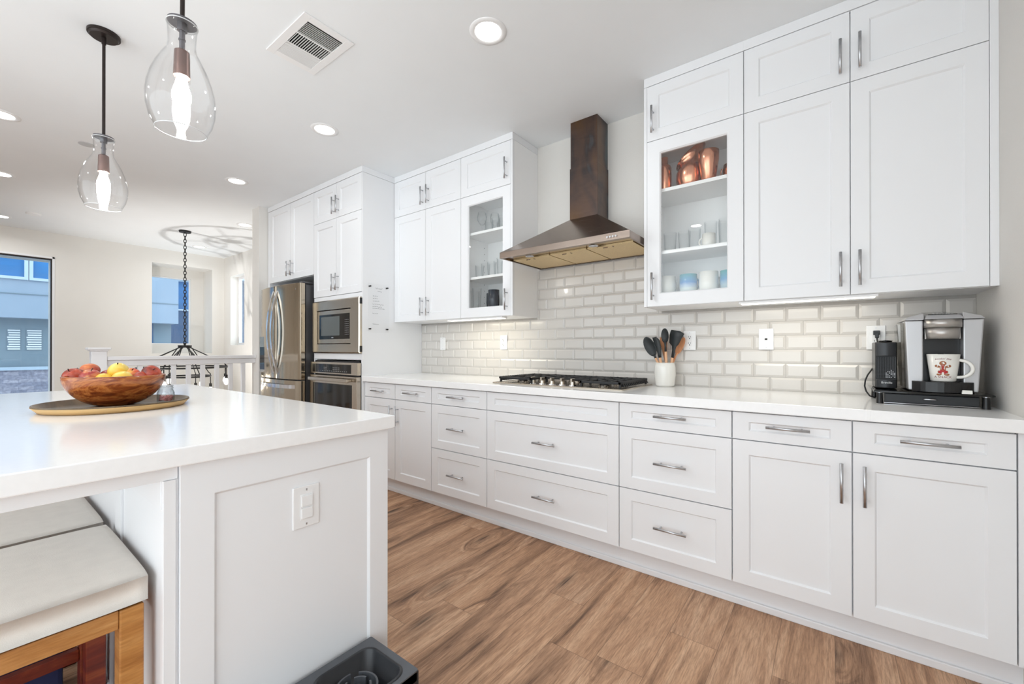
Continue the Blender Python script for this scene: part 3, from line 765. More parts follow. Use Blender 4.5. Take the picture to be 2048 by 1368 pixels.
# ================================================================== MENU BOARD on the tower's side
t = thing('menu_board', 'clear acrylic notice board with black handwriting on the oven tower side', 'notice board', (-3.06, -.485, 1.48))
BX = -3.056
obj('sheet', MB().box(BX-.003, BX, -.592, -.385, 1.278, 1.693), 'acrylic', t, .0008)
for y in (-.570, -.400):
    for z in (1.668, 1.309):
        m = MB(lambda p, y=y, z=z: (-3.0745+p[2], y+p[0], z+p[1])); m.cyl((0, 0, 0), .0062, .023, 14); obj('standoff', m, 'blackp', t)
m = MB(); rr = random.Random(3)
def scribble(y, z, n, h, w):
    for _ in range(n):
        pts = [(BX+.0009, y+w*k/5+rr.uniform(-.001, .001), z+rr.uniform(-h, h)) for k in range(6)]
        m.tube(pts, .0009, 4); y += w*1.45
for (y, z, n, h, w) in [(-.522, 1.655, 1, .008, .03), (-.486, 1.652, 2, .006, .014), (-.50, 1.628, 3, .002, .010), (-.547, 1.588, 3, .004, .012), (-.547, 1.567, 3, .004, .011), (-.545, 1.545, 4, .003, .011),
                        (-.550, 1.518, 6, .004, .013), (-.550, 1.497, 5, .004, .013), (-.550, 1.482, 7, .0035, .012), (-.552, 1.440, 3, .004, .014), (-.550, 1.350, 4, .004, .011)]:
    scribble(y, z, n, h, w)
obj('handwriting', m, 'slot', t)

# ================================================================== UTENSIL CROCK AND UTENSILS
CX, CY = -.770, -.088
m = MB(); m.lathe([(.0, .004), (.046, .004), (.052, .0), (.055, .012), (.0615, .07), (.0600, .115), (.0545, .143), (.0515, .143), (.0565, .11), (.058, .07), (.05, .012), (0, .010)], (CX, CY, .9143), 40)
tag(obj('utensil_crock', m, 'whiteceramic', None, at=(CX, CY, .9143)), 'white ceramic crock holding cooking utensils, beside the cooktop', 'crock')
def utensil(name, label, base, tip, split, headfn, handle='beech'):
    """base/tip: points; split: fraction where the wooden handle ends"""
    t = thing(name, label, 'utensil', base)
    b, e = Vector(base), Vector(tip); s = b+(e-b)*split
    m = MB(); m.tube([b, b+(s-b)*.5, s], [.0085, .0085, .0075], 12); obj('handle', m, handle, t)
    m = MB(); headfn(m, s, e); obj('head', m, 'silicone' if handle == 'beech' else handle, t)
    return t
def frame_(s, e, face):
    d = (e-s).normalized(); n = Vector(face); n = (n-d*n.dot(d)).normalized(); w = d.cross(n).normalized(); return d, n, w
def flathead(prof, thick=.004, face=(-.15, -1, .1), bend=0.0):
    """prof: list (fraction along, half width left, half width right)"""
    def fn(m, s, e):
        d, n, w = frame_(s, e, face); L = (e-s).length; k = len(prof)
        vs = []
        for (u, a, b) in prof:
            c = s+d*L*u + n*bend*math.sin(PI*u)
            for sg in (1, -1): vs += [c-w*a+n*thick/2*sg, c+n*(thick/2*sg+.0), c+w*b+n*thick/2*sg]
        fs = []
        for i in range(k-1):
            A, B = i*6, (i+1)*6
            fs += [(A, A+1, B+1, B), (A+1, A+2, B+2, B+1), (A+4, A+3, B+3, B+4), (A+5, A+4, B+4, B+5), (A+3, A, B, B+3), (A+2, A+5, B+5, B+2)]
        fs += [(0, 3, 4, 1), (1, 4, 5, 2)]; q = (k-1)*6; fs += [(q, q+1, q+4, q+3), (q+1, q+2, q+5, q+4)]
        m.add(vs, fs, True)
    return fn
def spoonhead(rw=.027, face=(-.15, -1, .1), neck=.4, depth=.012):
    def fn(m, s, e):
        d, n, w = frame_(s, e, face); L = (e-s).length
        m.tube([s, s+d*L*neck*.6, s+d*L*(neck+.06)], [.0075, .006, .009], 10)
        c = s+d*L*(neck+(1-neck)/2); a = L*(1-neck)/2+.004
        vs = []; fs = []; R_, S_ = 7, 22
        for i in range(R_+1):
            r = i/R_
            for k in range(S_):
                t_ = 2*PI*k/S_; vs.append(c+d*a*r*math.cos(t_)+w*rw*r*math.sin(t_)+n*depth*(r*r-1)*1.0)
        for i in range(R_+1):
            r = i/R_
            for k in range(S_):
                t_ = 2*PI*k/S_; vs.append(c+d*a*r*math.cos(t_)*.98+w*rw*r*math.sin(t_)*.98+n*(depth*(r*r-1)*.9+.003))
        o2 = (R_+1)*S_
        for i in range(R_):
            for k in range(S_):
                k2 = (k+1) % S_; A = i*S_
                fs += [(A+k, A+S_+k, A+S_+k2, A+k2), (o2+A+k, o2+A+k2, o2+A+S_+k2, o2+A+S_+k)]
        for k in range(S_): fs.append((R_*S_+k, o2+R_*S_+k, o2+R_*S_+(k+1) % S_, R_*S_+(k+1) % S_))
        m.add(vs, fs, True)
    return fn
zb = .95
utensil('serving_spoon', 'broad black spoon leaning furthest out to the left of the crock', (-.755, CY-.012, zb), (-.878, CY-.03, 1.208), .52, spoonhead(.034, neck=.12, depth=.014))
utensil('tongs', 'folded black silicone tongs with beech grips, second from the left in the crock', (-.765, CY-.03, zb), (-.812, CY-.032, 1.212), .52, flathead([(0, .009, .009), (.2, .010, .012), (.5, .013, .019), (.8, .021, .017), (.93, .024, .008), (1, .025, -.012)]))
utensil('ladle', 'tallest black silicone spoon, upright in the middle of the crock', (-.755, CY-.008, zb), (-.765, CY-.02, 1.259), .56, spoonhead(.026, neck=.40, depth=.013, face=(-.35, -1, .1)))
utensil('turner_spatula', 'wide square black spatula at the right of the crock', (-.752, CY+.012, zb), (-.698, CY-.005, 1.247), .46, flathead([(0, .008, .008), (.28, .009, .009), (.42, .014, .012), (.52, .034, .024), (.8, .040, .038), (.93, .038, .047), (1, .035, .020)]))
utensil('wooden_spoon', 'plain reddish wooden spoon tucked behind the black spatula', (-.778, CY+.016, zb), (-.672, CY+.045, 1.205), .5, spoonhead(.022, neck=.25, depth=.006), 'acacia')
utensil('wooden_spatula', 'plain wooden spatula between the black spoon and the tongs', (-.757, CY+.022, zb), (-.792, CY+.034, 1.212), .45, flathead([(0, .008, .008), (.4, .014, .014), (.8, .022, .022), (1, .02, .02)]), 'acacia')

# ================================================================== COFFEE STATION
t = thing('coffee_pod_drawer', 'black pod storage drawer with glass top under the coffee machines', 'drawer stand', (.335, -.22, .9142))
obj('glass_top', MB().box(.168, .505, -.392, -.06, .9615, .9695), 'blackgloss', t, .002)
for (x, y) in [(.190, -.350), (.490, -.350), (.190, -.085), (.490, -.085)]:
    m = MB(); m.cyl((x, y, .9143), .0115, .044, 18, .0095); l = obj('leg', m, 'blackp', t)
    m = MB(); m.cyl((x, y, .9583), .0125, .0032, 18); obj('leg_ring', m, 'chromehi', l)
obj('case', MB().box(.205, .475, -.340, -.08, .918, .961), 'blackp', t)
dw = obj('drawer', MB().box(.207, .473, -.352, -.3405, .920, .956), 'greydark2', t, .002)
obj('drawer_edge', MB().box(.204, .476, -.3455, -.3405, .9168, .9185), 'chromehi', dw)
m = MB(); m.tube([(.318, -.356, .940), (.326, -.359, .9405), (.352, -.359, .9405), (.360, -.356, .940)], [.002, .0035, .0035, .002], 10); obj('drawer_badge', m, 'chromehi', dw)

TZ = .9697
t = thing('pod_coffee_maker', 'large silver and black pod coffee maker with a mug on its tray', 'coffee maker', (.38, -.22, TZ))
# body wings: taper toward the base
def wing(a0, a1, b0, b1):
    m = MB(); m.hexa([(b0, -.345, TZ+.004), (b1, -.345, TZ+.004), (b1, -.10, TZ+.004), (b0, -.10, TZ+.004)], [(a0, -.345, 1.252), (a1, -.345, 1.252), (a1, -.10, 1.252), (a0, -.10, 1.252)]); return m
obj('wing', wing(.2685, .3215, .2785, .3215), 'silver', t, .004)
obj('wing', wing(.4320, .4870, .4320, .4720), 'silver', t, .004)
m = MB()
m.hexa([(.266, -.349, 1.2535), (.3235, -.352, 1.2535), (.3235, -.095, 1.2535), (.266, -.095, 1.2535)], [(.276, -.34, 1.266), (.3235, -.34, 1.281), (.3235, -.12, 1.286), (.280, -.12, 1.27)])
m.hexa([(.4305, -.352, 1.2535), (.4895, -.349, 1.2535), (.4895, -.095, 1.2535), (.4305, -.095, 1.2535)], [(.4305, -.34, 1.281), (.480, -.34, 1.266), (.476, -.12, 1.27), (.4305, -.12, 1.286)])
obj('shoulder_caps', m, 'silver', t, .003)
obj('core', MB().box(.3225, .4312, -.295, -.10, TZ+.004, 1.252), 'blackp', t)
# brew head
m = MB(); m.lathe([(.0, 1.222), (.0535, 1.222), (.0535, 1.252), (0, 1.252)], (.3765, -.338, 0), 36, a0=PI, a1=2*PI)
m.box(.3230, .4300, -.338, -.29, 1.222, 1.252)
obj('brew_head', m, 'steeln', t)
m = MB(); m.lathe([(.0, 1.178), (.046, 1.178), (.0495, 1.221), (0, 1.221)], (.3765, -.338, 0), 36, a0=PI, a1=2*PI)
m.box(.3270, .4260, -.338, -.29, 1.178, 1.221)
obj('brew_funnel', m, 'steeln', t)
m = MB(); m.hexa([(.3235, -.388, 1.2535), (.4300, -.388, 1.2535), (.4300, -.10, 1.2535), (.3235, -.10, 1.2535)], [(.3300, -.360, 1.270), (.4240, -.360, 1.270), (.4170, -.12, 1.296), (.3370, -.12, 1.296)])
ld = obj('lid', m, 'silver', t, .004)
m = MB(); q = lambda x, y, dz: (x, y, 1.270+(y+.360)/.240*.026+dz)
m.hexa([q(.3360, -.338, 0), q(.4180, -.338, 0), q(.4130, -.15, 0), q(.3410, -.15, 0)], [q(.3360, -.338, .0025), q(.4180, -.338, .0025), q(.4130, -.15, .0025), q(.3410, -.15, .0025)])
cpn = obj('button_panel', m, 'blackgloss', ld, .0008)
m = MB()
for k in range(7):
    x = .352+.0085*k; a = q(x, -.327, .0028); m.hexa([q(x, -.33, .0027), q(x+.005, -.33, .0027), q(x+.005, -.322, .0027), q(x, -.322, .0027)], [q(x, -.33, .003), q(x+.005, -.33, .003), q(x+.005, -.322, .003), q(x, -.322, .003)])
for k in range(3):
    x = .362+.013*k; m.hexa([q(x, -.25, .0027), q(x+.004, -.25, .0027), q(x+.004, -.235, .0027), q(x, -.235, .0027)], [q(x, -.25, .003), q(x+.004, -.25, .003), q(x+.004, -.235, .003), q(x, -.235, .003)])
obj('button_marks', m, 'white', cpn)
m = MB(); arc = [(.374+.090*math.cos(a), -.330+.050*math.sin(a)*1.1) for a in [PI+PI*k/16 for k in range(17)]]
m.slab(arc+[(.464, -.30), (.284, -.30)], TZ, 1.0115); obj('drip_tray', m, 'blackp', t, .002)
m = MB()
for k in range(9): m.box(.335+.0095*k, .340+.0095*k, -.378, -.30, 1.0117, 1.0127)
obj('drip_grate', m, 'blackgloss', t)
m = MB(); m.hexa([(.2650, -.30, TZ+.012), (.2735, -.30, TZ+.012), (.2735, -.12, TZ+.012), (.2650, -.12, TZ+.012)], [(.2560, -.33, 1.245), (.2665, -.33, 1.245), (.2665, -.11, 1.245), (.2560, -.11, 1.245)])
obj('water_tank', m, 'tankglass', t, .003)

t = thing('espresso_machine', 'slim black capsule espresso machine with a grid front', 'coffee maker', (.2165, -.2, TZ))
obj('body', MB().box(.1815, .2525, -.265, -.09, TZ+.002, 1.168), 'blackp', t, .004)
m = MB(); seg = 12; xs = [.1845+.065*k/seg for k in range(seg+1)]
out = [(x, -.276-.010*math.sin(PI*k/seg)) for k, x in enumerate(xs)]+[(.2495, -.264), (.1845, -.264)]
m.slab(out, 1.108, 1.166); obj('front_cover', m, 'greydark2', t, .003)
m = MB(); m.lathe([(.0, 0), (.022, 0), (.024, .006), (.0, .009)], (.217, -.235, 1.168), 24, sy=1.3); obj('top_lever', m, 'blackgloss', t)
m = MB(); m.box(.1845, .2495, -.268, -.2645, 1.012, 1.106); gr = obj('grid_panel', m, 'slot', t)
m = MB()
for k in range(12): m.box(.1865+.0054*k, .1885+.0054*k, -.2705, -.268, 1.014, 1.105)
for k in range(16): m.box(.1860, .2485, -.2702, -.268, 1.0155+.0058*k, 1.0173+.0058*k)
obj('grid_bars', m, 'greydark2', gr)
m = MB()
for r_ in range(6):
    for c_ in range(7):
        dx, dz = c_-4, r_-1
        if dx*dx+dz*dz*.9 < 15 and (c_+r_) % 5: m.cbox((.2115+.0054*c_, -.2708, 1.0185+.0058*r_), (.0024, .0006, .0026))
obj('grid_glints', m, 'silver', gr)
m = MB(); out = [(x, -.276-.012*math.sin(PI*k/seg)) for k, x in enumerate(xs)]+[(.2495, -.264), (.1845, -.264)]
m.slab(out, TZ+.003, 1.009); fb = obj('drip_base', m, 'greydark2', t, .003)
tm = textmb('Breville', .0118, lambda p: (.217+p[0], -.2895, .996+p[1])); obj('lettering', tm, 'white', fb)

# gingerbread mug
MX, MY, MZ = .3785, -.338, 1.0128
t = thing('gingerbread_mug', 'white mug printed with a gingerbread man and A SNACK, on the coffee maker', 'mug', (MX, MY, MZ))
rb, rt, hh = .0360, .0475, .105
m = MB(); m.lathe([(0, .001), (rb-.003, 0), (rb, .003), (rt, hh), (rt-.0035, hh+.0005), (rb-.001, .008), (0, .007)], (MX, MY, MZ), 48)
obj('cup', m, 'whiteceramic', t)
ca, sa = math.cos(-.30), math.sin(-.30); P = []
for k in range(19):
    a = -PI*.52+PI*1.04*k/18; u, w = .0405+.0385*math.cos(a), .050+.033*math.sin(a)
    P.append((MX+u*ca, MY+u*sa, MZ+w))
m = MB(); m.tube([(MX+.036*ca, MY+.036*sa, MZ+.0175)]+P+[(MX+.040*ca, MY+.040*sa, MZ+.0825)], .0058, 14); obj('handle', m, 'whiteceramic', t)
A0 = math.atan2(-2.6453-MY, .0253-MX)-.02
def onmug(off):
    def T(p):
        u, v = p[0], p[1]; r = rb+(rt-rb)*(v-.003)/(hh-.003); a = A0+u/r
        return (MX+(r+off)*math.cos(a), MY+(r+off)*math.sin(a), MZ+v)
    return T
def blob(m, cx, cy, rx, ry, rot=0, n=20):
    pts = [(cx+rx*math.cos(a)*math.cos(rot)-ry*math.sin(a)*math.sin(rot), cy+rx*math.cos(a)*math.sin(rot)+ry*math.sin(a)*math.cos(rot), 0) for a in [2*PI*k/n for k in range(n)]]
    m.add(pts, [list(range(n))], False)
M['ginger'] = paint('gingerbread_brown', (158, 98, 60), .5, .05); M['redink'] = paint('red_ink', (178, 32, 40), .5, .05); M['darkink'] = paint('dark_red_ink', (122, 30, 44), .5, .05)
m = MB(onmug(.0004)); blob(m, 0, .0705, .0098, .0085); blob(m, 0, .050, .0085, .0115)
for s in (-1, 1): blob(m, s*.0135, .058, .0085, .0042, s*.25); blob(m, s*.0088, .0335, .0048, .0095, -s*.35 if s < 0 else -s*.35)
for s in (-1, 1): blob(m, s*.0185, .0600, .0045, .0048); blob(m, s*.0112, .0275, .0070, .0042)
obj('gingerbread_print', m, 'ginger', t)
m = MB(onmug(.0007)); blob(m, 0, .0415, .0085, .0050)
for s in (-1, 1): blob(m, s*.0072, .0365, .0045, .0062, -s*.4)
blob(m, -.003, .0625, .0034, .0012, .4); blob(m, .003, .0625, .0034, .0012, -.4); blob(m, 0, .0535, .0022, .0070)
obj('red_clothes_print', m, 'redink', t)
m = MB(onmug(.0009))
for s in (-1, 1): blob(m, s*.0150, .0600, .0010, .0040, s*.2); blob(m, s*.0100, .0305, .0045, .0010, s*.2)
blob(m, -.003, .0730, .0009, .0010); blob(m, .003, .0730, .0009, .0010); blob(m, 0, .0685, .0030, .0006); blob(m, -.005, .053, .0007, .007); blob(m, .005, .053, .0007, .007)
obj('icing_print', m, 'white', t)
T0 = onmug(.0005)
tm = textmb('A SNACK', .0118, lambda p: T0((p[0], p[1]+.0175))); obj('lettering', tm, 'darkink', t)
def arcT(p): return T0((p[0], p[1]+.0880-p[0]*p[0]*4.5))
tm = textmb("Lookin' like", .0098, arcT, font_shear=.35); obj('script_lettering', tm, 'darkink', t)
# small white box on the glass top
m = MB(); m.hexa([(.4200, -.3905, TZ+.0003), (.4480, -.3905, TZ+.0003), (.4480, -.3780, TZ+.0003), (.4200, -.3780, TZ+.0003)], [(.4220, -.3898, TZ+.014), (.4475, -.3898, TZ+.014), (.4475, -.3785, TZ+.014), (.4220, -.3785, TZ+.014)])
tag(obj('pod_box', m, 'whiteceramic', None, .0012, at=(.436, -.366, TZ)), 'tiny white block on the glass stand in front of the drip tray', 'small box')

# ================================================================== CABINET CONTENTS
def lathed(name, label, cat, prof, loc, mat, group=None, seg=28, sx=1, sy=1):
    m = MB(); m.lathe(prof, loc, seg, sx=sx, sy=sy)
    o = obj(name, m, mat, None, at=loc); return tag(o, label, cat, group)
S1, S2, S0 = 2.035, 1.688, 1.4525
# copper, top shelf of the right glass cabinet
lathed('cocktail_shaker', 'tall copper cocktail shaker bottle with a narrow cap', 'shaker', [(0, .001), (.036, 0), (.038, .004), (.038, .138), (.033, .152), (.020, .160), (.019, .198), (.017, .203), (0, .203)], (-.735, -.205, S1+.0002), 'copper')
t = thing('copper_pitcher', 'round copper pitcher with a wide flared spout', 'pitcher', (-.602, -.165, S1))
m = MB(); m.lathe([(0, .001), (.052, 0), (.062, .01), (.076, .055), (.075, .095), (.061, .135), (.056, .150), (.062, .168), (.076, .188), (.074, .189), (.060, .170), (.053, .152), (.058, .134), (.071, .095), (.071, .055), (0, .006)], (-.602, -.165, S1+.0002), 36)
# tilt the lip up to one side so that it reads as a spout
m.v = [(x, y, z+max(0, (z-S1-.13))*.95*((x+.602)/.072)) for x, y, z in m.v]
obj('body', m, 'copper', t)
m = MB(); m.tube([(-.535, -.150, S1+.145), (-.508, -.138, S1+.130), (-.505, -.130, S1+.085), (-.532, -.150, S1+.05)], .005, 8); obj('handle', m, 'copper', t)
lathed('copper_tumbler', 'copper tumbler flaring toward its rim beside the pitcher', 'tumbler', [(0, .001), (.030, 0), (.034, .004), (.050, .11), (.0515, .158), (.050, .159), (.048, .11), (.032, .008), (0, .006)], (-.492, -.238, S1+.0002), 'copper')
t = thing('copper_mug', 'small dark copper mug at the shelf end by the door frame', 'mug', (-.405, -.205, S1))
m = MB(); m.lathe([(0, .001), (.026, 0), (.036, .015), (.037, .045), (.032, .075), (.0305, .075), (.035, .045), (.033, .012), (0, .008)], (-.393, -.205, S1+.0002), 28); obj('cup', m, 'copperrim', t)
m = MB(); m.tube([(-.426, -.205, S1+.060), (-.436, -.200, S1+.062), (-.440, -.198, S1+.042), (-.436, -.200, S1+.020), (-.428, -.205, S1+.020)], .0028, 8); obj('handle', m, 'copper', t)
# mugs on the cabinet floor
def mug(name, label, x, y, mat, r=.046, h=.1, ha=.75, z=S0, group=None):
    t = thing(name, label, 'mug', (x, y, z+.0002))
    m = MB(); m.lathe([(0, .002), (r*.86, 0), (r*.94, .006), (r, h*.35), (r*.98, h), (r*.93, h), (r*.94, h*.35), (r*.86, .01), (0, .008)], (x, y, z+.0002), 32); obj('cup', m, mat, t)
    P = []
    for k in range(13):
        a = -PI*.5+PI*k/12; P.append((x+(r-.004+.022*math.cos(a))*math.cos(ha), y+(r-.004+.022*math.cos(a))*math.sin(ha), z+h*.5+h*.3*math.sin(a)))
    m = MB(); m.tube(P, .0045, 10); obj('handle', m, mat, t); return t
mug('mug', 'plain off-white mug nearest the hood on the glass cabinet floor', -.722, -.20, 'whiteceramic')
mug('mug', 'blue ombre mug fading to pale at its base, between two off-white mugs', -.606, -.20, 'ombre')
mug('mug', 'larger off-white mug between the blue and the teal mugs', -.500, -.205, 'whiteceramic', .049, .103)
mug('mug', 'teal ombre mug half hidden by the cabinet door frame', -.398, -.20, 'ombre2')
mug('mug', 'small white cup among clear glasses on the middle shelf', -.500, -.20, 'whiteceramic', .034, .075, PI-.2, S2)
GL = [(0, .004), (.028, 0), (.030, .004), (.036, .11), (.0345, .11), (.0285, .012), (0, .010)]
ST = [(0, .001), (.032, 0), (.032, .003), (.005, .010), (.004, .07), (.012, .082), (.034, .115), (.038, .145), (.031, .185), (.030, .185), (.0365, .145), (.032, .115), (.008, .086), (0, .084)]
g0 = lathed('drinking_glass', 'straight clear glass at the hood end of the middle shelf, behind the wide door', 'glass', GL, (-.705, -.20, S2+.0002), 'clear', 'clear glasses on the middle shelf right of the hood')
for (x, y, s, lab) in [(-.630, -.19, 1.0, 'second clear glass along the middle shelf, right of the hood'), (-.600, -.09, 1.3, 'taller clear glass standing behind the second one, right of the hood'),
                    (-.515, -.080, 1.55, 'tall clear glass rising behind the small white cup'), (-.425, -.17, 1.25, 'clear glass at the shelf end beside the small white cup'), (-.44, -.08, 1.6, 'tall clear glass in the back corner behind the white cup')]:
    c = dup(g0, (x, y, S2+.0002), lab); c.scale = (.95, .95, s)
# left glass cabinet
SL1, SL2 = 2.028, 1.688
gw = lathed('wine_glass', 'clear stemmed wine glass on the top shelf, left of the hood', 'glass', ST, (-2.165, -.17, SL1+.0002), 'clear')
dup(gw, (-2.10, -.09, SL1+.0002), 'stemmed wine glass standing at the back of the top shelf')
G2 = [(0, .004), (.026, 0), (.029, .004)]
for k in range(6): G2 += [(.0325, .012+.014*k), (.0300, .019+.014*k)]
G2 += [(.034, .1), (.0325, .1), (.028, .012), (0, .010)]
gr_ = lathed('tumbler_glass', 'ribbed clear tumbler nearest the wine glasses on the top shelf', 'glass', G2, (-2.075, -.19, SL1+.0002), 'clear', 'ribbed tumblers on the top shelf')
for (x, y, lab) in [(-1.998, -.20, 'ribbed clear tumbler in the middle of the front row, top shelf'), (-1.925, -.21, 'ribbed clear tumbler at the hood end of the front row, top shelf'), (-2.03, -.10, 'ribbed clear tumbler in the back row behind two others'), (-1.95, -.10, 'ribbed clear tumbler in the back row at the hood end')]:
    dup(gr_, (x, y, SL1+.0002), lab)
gm = lathed('drinking_glass', 'clear tall glass by the hinge side of the middle shelf, left of the hood', 'glass', GL, (-2.19, -.17, SL2+.0002), 'clear', 'clear glasses on the middle shelf left of the hood')
for (x, y, s, lab) in [(-2.11, -.19, 1.0, 'clear glass second along the middle shelf, left of the hood'), (-2.05, -.11, 1.25, 'clear glass at the back of the middle shelf, left of the hood'), (-2.03, -.21, 1.0, 'clear glass third along the middle shelf, left of the hood'), (-1.945, -.20, 1.2, 'clear glass at the hood end of the middle shelf'), (-1.96, -.10, 1.9, 'tallest clear glass at the back of the middle shelf near the hood')]:
    c = dup(gm, (x, y, SL2+.0002), lab); c.scale = (1, 1, s)
gt = lathed('drinking_glass', 'tall clear glass beside the hinge on the cabinet floor', 'glass', GL, (-2.222, -.19, S0+.0002), 'clear'); gt.scale = (1, 1, 1.3)
c = dup(gt, (-2.150, -.245, S0+.0002), 'tall clear glass next to the first dark blue mug'); c.scale = (1, 1, 1.4)
mug('mug', 'dark blue mug next to the tall clear glass', -2.068, -.165, 'navy', .043, .115, PI*.5)
mug('mug', 'taller dark blue mug in front, between two others', -1.990, -.235, 'navy', .043, .128, PI*.5)
mug('mug', 'dark blue mug closest to the hood', -1.915, -.15, 'navy', .043, .112, PI*.5)

# ================================================================== ISLAND
IX, IY, IX0, IYN = -1.153, -1.7555, -3.29, -2.86
m = MB().box(IX0, IX, IYN, IY, .8712, .914)
tag(obj('island_worktop', m, 'quartz', None, .003), 'thick white quartz top of the kitchen island holding the fruit bowl', 'worktop')
t = thing('kitchen_island', 'white panelled island base with a flush end panel facing the camera', 'kitchen island', (-2.2, -2.05, 0))
obj('carcass', MB().box(-3.245, -1.197, -2.338, -1.785, .0, .8705), 'cabinet', t)
EPX = .068
m = MB(lambda p: (-1.175-p[1], p[0], p[2])); m.door(-2.337, -1.7695, 0.0, .8700, 0, EPX, .083, t=.020, dep=.008); obj('end_panel', m, 'cabinet', t, .001)
m = MB().box(-3.245, -1.196, -2.362, -2.3385, 0, .837)
for x in (-1.62, -2.4, -3.2): m.box(x-.035, x+.035, -2.368, -2.362, 0, .837)
m.box(-3.245, -1.196, -2.368, -2.362, .77, .837).box(-3.245, -1.196, -2.368, -2.362, 0, .11)
obj('back_panel', m, 'cabinet', t, .001)
obj('end_post', MB().box(-1.1955, -1.181, -2.366, -2.343, 0, .837), 'cabinet', t, .001)
obj('corner_filler', MB().box(-1.196, -1.187, -2.3425, -2.3375, 0, .8370), 'cabinet', t)
obj('top_support', MB().box(-3.245, -1.186, -2.80, -2.3385, .8375, .8705), 'cabinet', t, .001)
m = MB()
for k, z in enumerate((.115, .44, .77)):
    pass
for (a, b) in [(-1.80, -1.197), (-2.5, -1.80), (-3.245, -2.5)]:
    panel(t, 'door', a, b, .11, .868, 0) if False else None
mm = MB(lambda p: (-p[0]-4.4, -1.7645-p[1]-.0, p[2]))
for (a, b) in [(-3.20, -2.6), (-2.6, -1.9), (-1.9, -1.2)]: mm.door(a+.002, b-.002, .115, .866, 0, .062, .06)
obj('front_doors', mm, 'cabinet', t)

# switch plate on the island end
yc, zc = -2.0435, .6865
t = thing('island_switch', 'white double rocker switch plate on the island end panel', 'switch', (-1.184, yc, zc))
X = -1.1830
obj('cover_plate', MB().box(X-.001, X+.0055, yc-.0375, yc+.0375, zc-.059, zc+.059), 'white', t, .002)
obj('inset', MB().box(X+.0055, X+.0065, yc-.018, yc+.018, zc-.036, zc+.036), 'white', t, .0004)
for dz in (.0175, -.0175): obj('rocker', MB().box(X+.0065, X+.0105, yc-.0165, yc+.0165, zc+dz-.0155, zc+dz+.0155), 'white', t, .002)
m = MB()
for dz in (.049, -.049): m.box(X+.0055, X+.006, yc-.002, yc+.002, zc+dz-.003, zc+dz+.003)
obj('plate_screws', m, 'nickel', t)

# ================================================================== STOOLS
def stool(x, y, label, wood, woodr, low=True):
    t = thing('counter_stool', label, 'stool', (x, y, 0), None)
    W_, D_, zt, zs = .480, .42, .620, .548
    # cushion: rounded pillow
    m = MB(); N = 20; vs = []; 
    def se(u): return abs(u)**8
    for s_ in (1, -1):
        for i in range(N+1):
            for j in range(N+1):
                u = -1+2*i/N; v = -1+2*j/N
                r = max(0.0, 1-max(se(u), se(v), (se(u)+se(v))*.7))
                z = .5*(zt+zs)+s_*(zt-zs)/2*(.76+.24*r**.45)+(.006*(1-u*u)*(1-v*v) if s_ > 0 else 0)
                rim = 1-(.012 if max(abs(u), abs(v)) > .999 else 0)-.015*(abs(u)*abs(v))**6
                vs.append((x+u*W_/2*rim, y+v*D_/2*rim, z))
    fs = []; K = (N+1)**2
    for i in range(N):
        for j in range(N):
            a = i*(N+1)+j; fs += [(a, a+N+1, a+N+2, a+1), (K+a, K+a+1, K+a+N+2, K+a+N+1)]
    for i in range(N):
        for (a, b) in [(i*(N+1), (i+1)*(N+1)), ((i+1)*(N+1)+N, i*(N+1)+N), (i+1, i), (N*(N+1)+i, N*(N+1)+i+1)]:
            fs.append((a, b, K+b, K+a))
    m.add(vs, fs, True); obj('seat_cushion', m, 'fabric', t)
    lw = .052; lx, ly = W_/2-.008, D_/2-.012
    for sx in (-1, 1):
        for sy in (-1, 1):
            a, b = x+sx*lx, y+sy*ly
            a0, a1 = sorted((a, a-sx*lw)); b0, b1 = sorted((b, b-sy*.042))
            obj('leg', MB().box(a0, a1, b0, b1, 0, zs+.002), wood if sx > 0 else 'cherry', t, .003)  # far legs get the dark red: their deep shade as wood colour
    for sx in (-1, 1):
        a = x+sx*(lx-.004); a0, a1 = sorted((a, a-sx*.022))
        obj('seat_rail', MB().box(a0, a1, y-ly+.0425, y+ly-.0425, zs-.040, zs+.002), woodr, t, .002)
        if low:
            a = x+sx*(lx-.014); a0, a1 = sorted((a, a-sx*.022))
            obj('stretcher', MB().box(a0, a1, y-ly+.0425, y+ly-.0425, .21, .245), woodr, t, .002)
    for sy in (-1, 1):
        b = y+sy*(ly-.004); b0, b1 = sorted((b, b-sy*.022))
        obj('seat_rail', MB().box(x-lx+lw+.0005, x+lx-lw-.0005, b0, b1, zs-.040, zs+.002), woodr, t, .002)
    return t
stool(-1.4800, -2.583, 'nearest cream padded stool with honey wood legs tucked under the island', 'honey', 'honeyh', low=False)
stool(-1.980, -2.583, 'cream padded stool with dark cherry legs, behind the honey wooden one', 'cherry', 'cherry')
m = MB().box(-2.10, -1.85, -2.74, -2.45, .001, .28)
tag(obj('storage_bin', m, 'bluecloth', None, .012), 'navy blue fabric bin on the floor under the cherry-legged stool', 'bin')

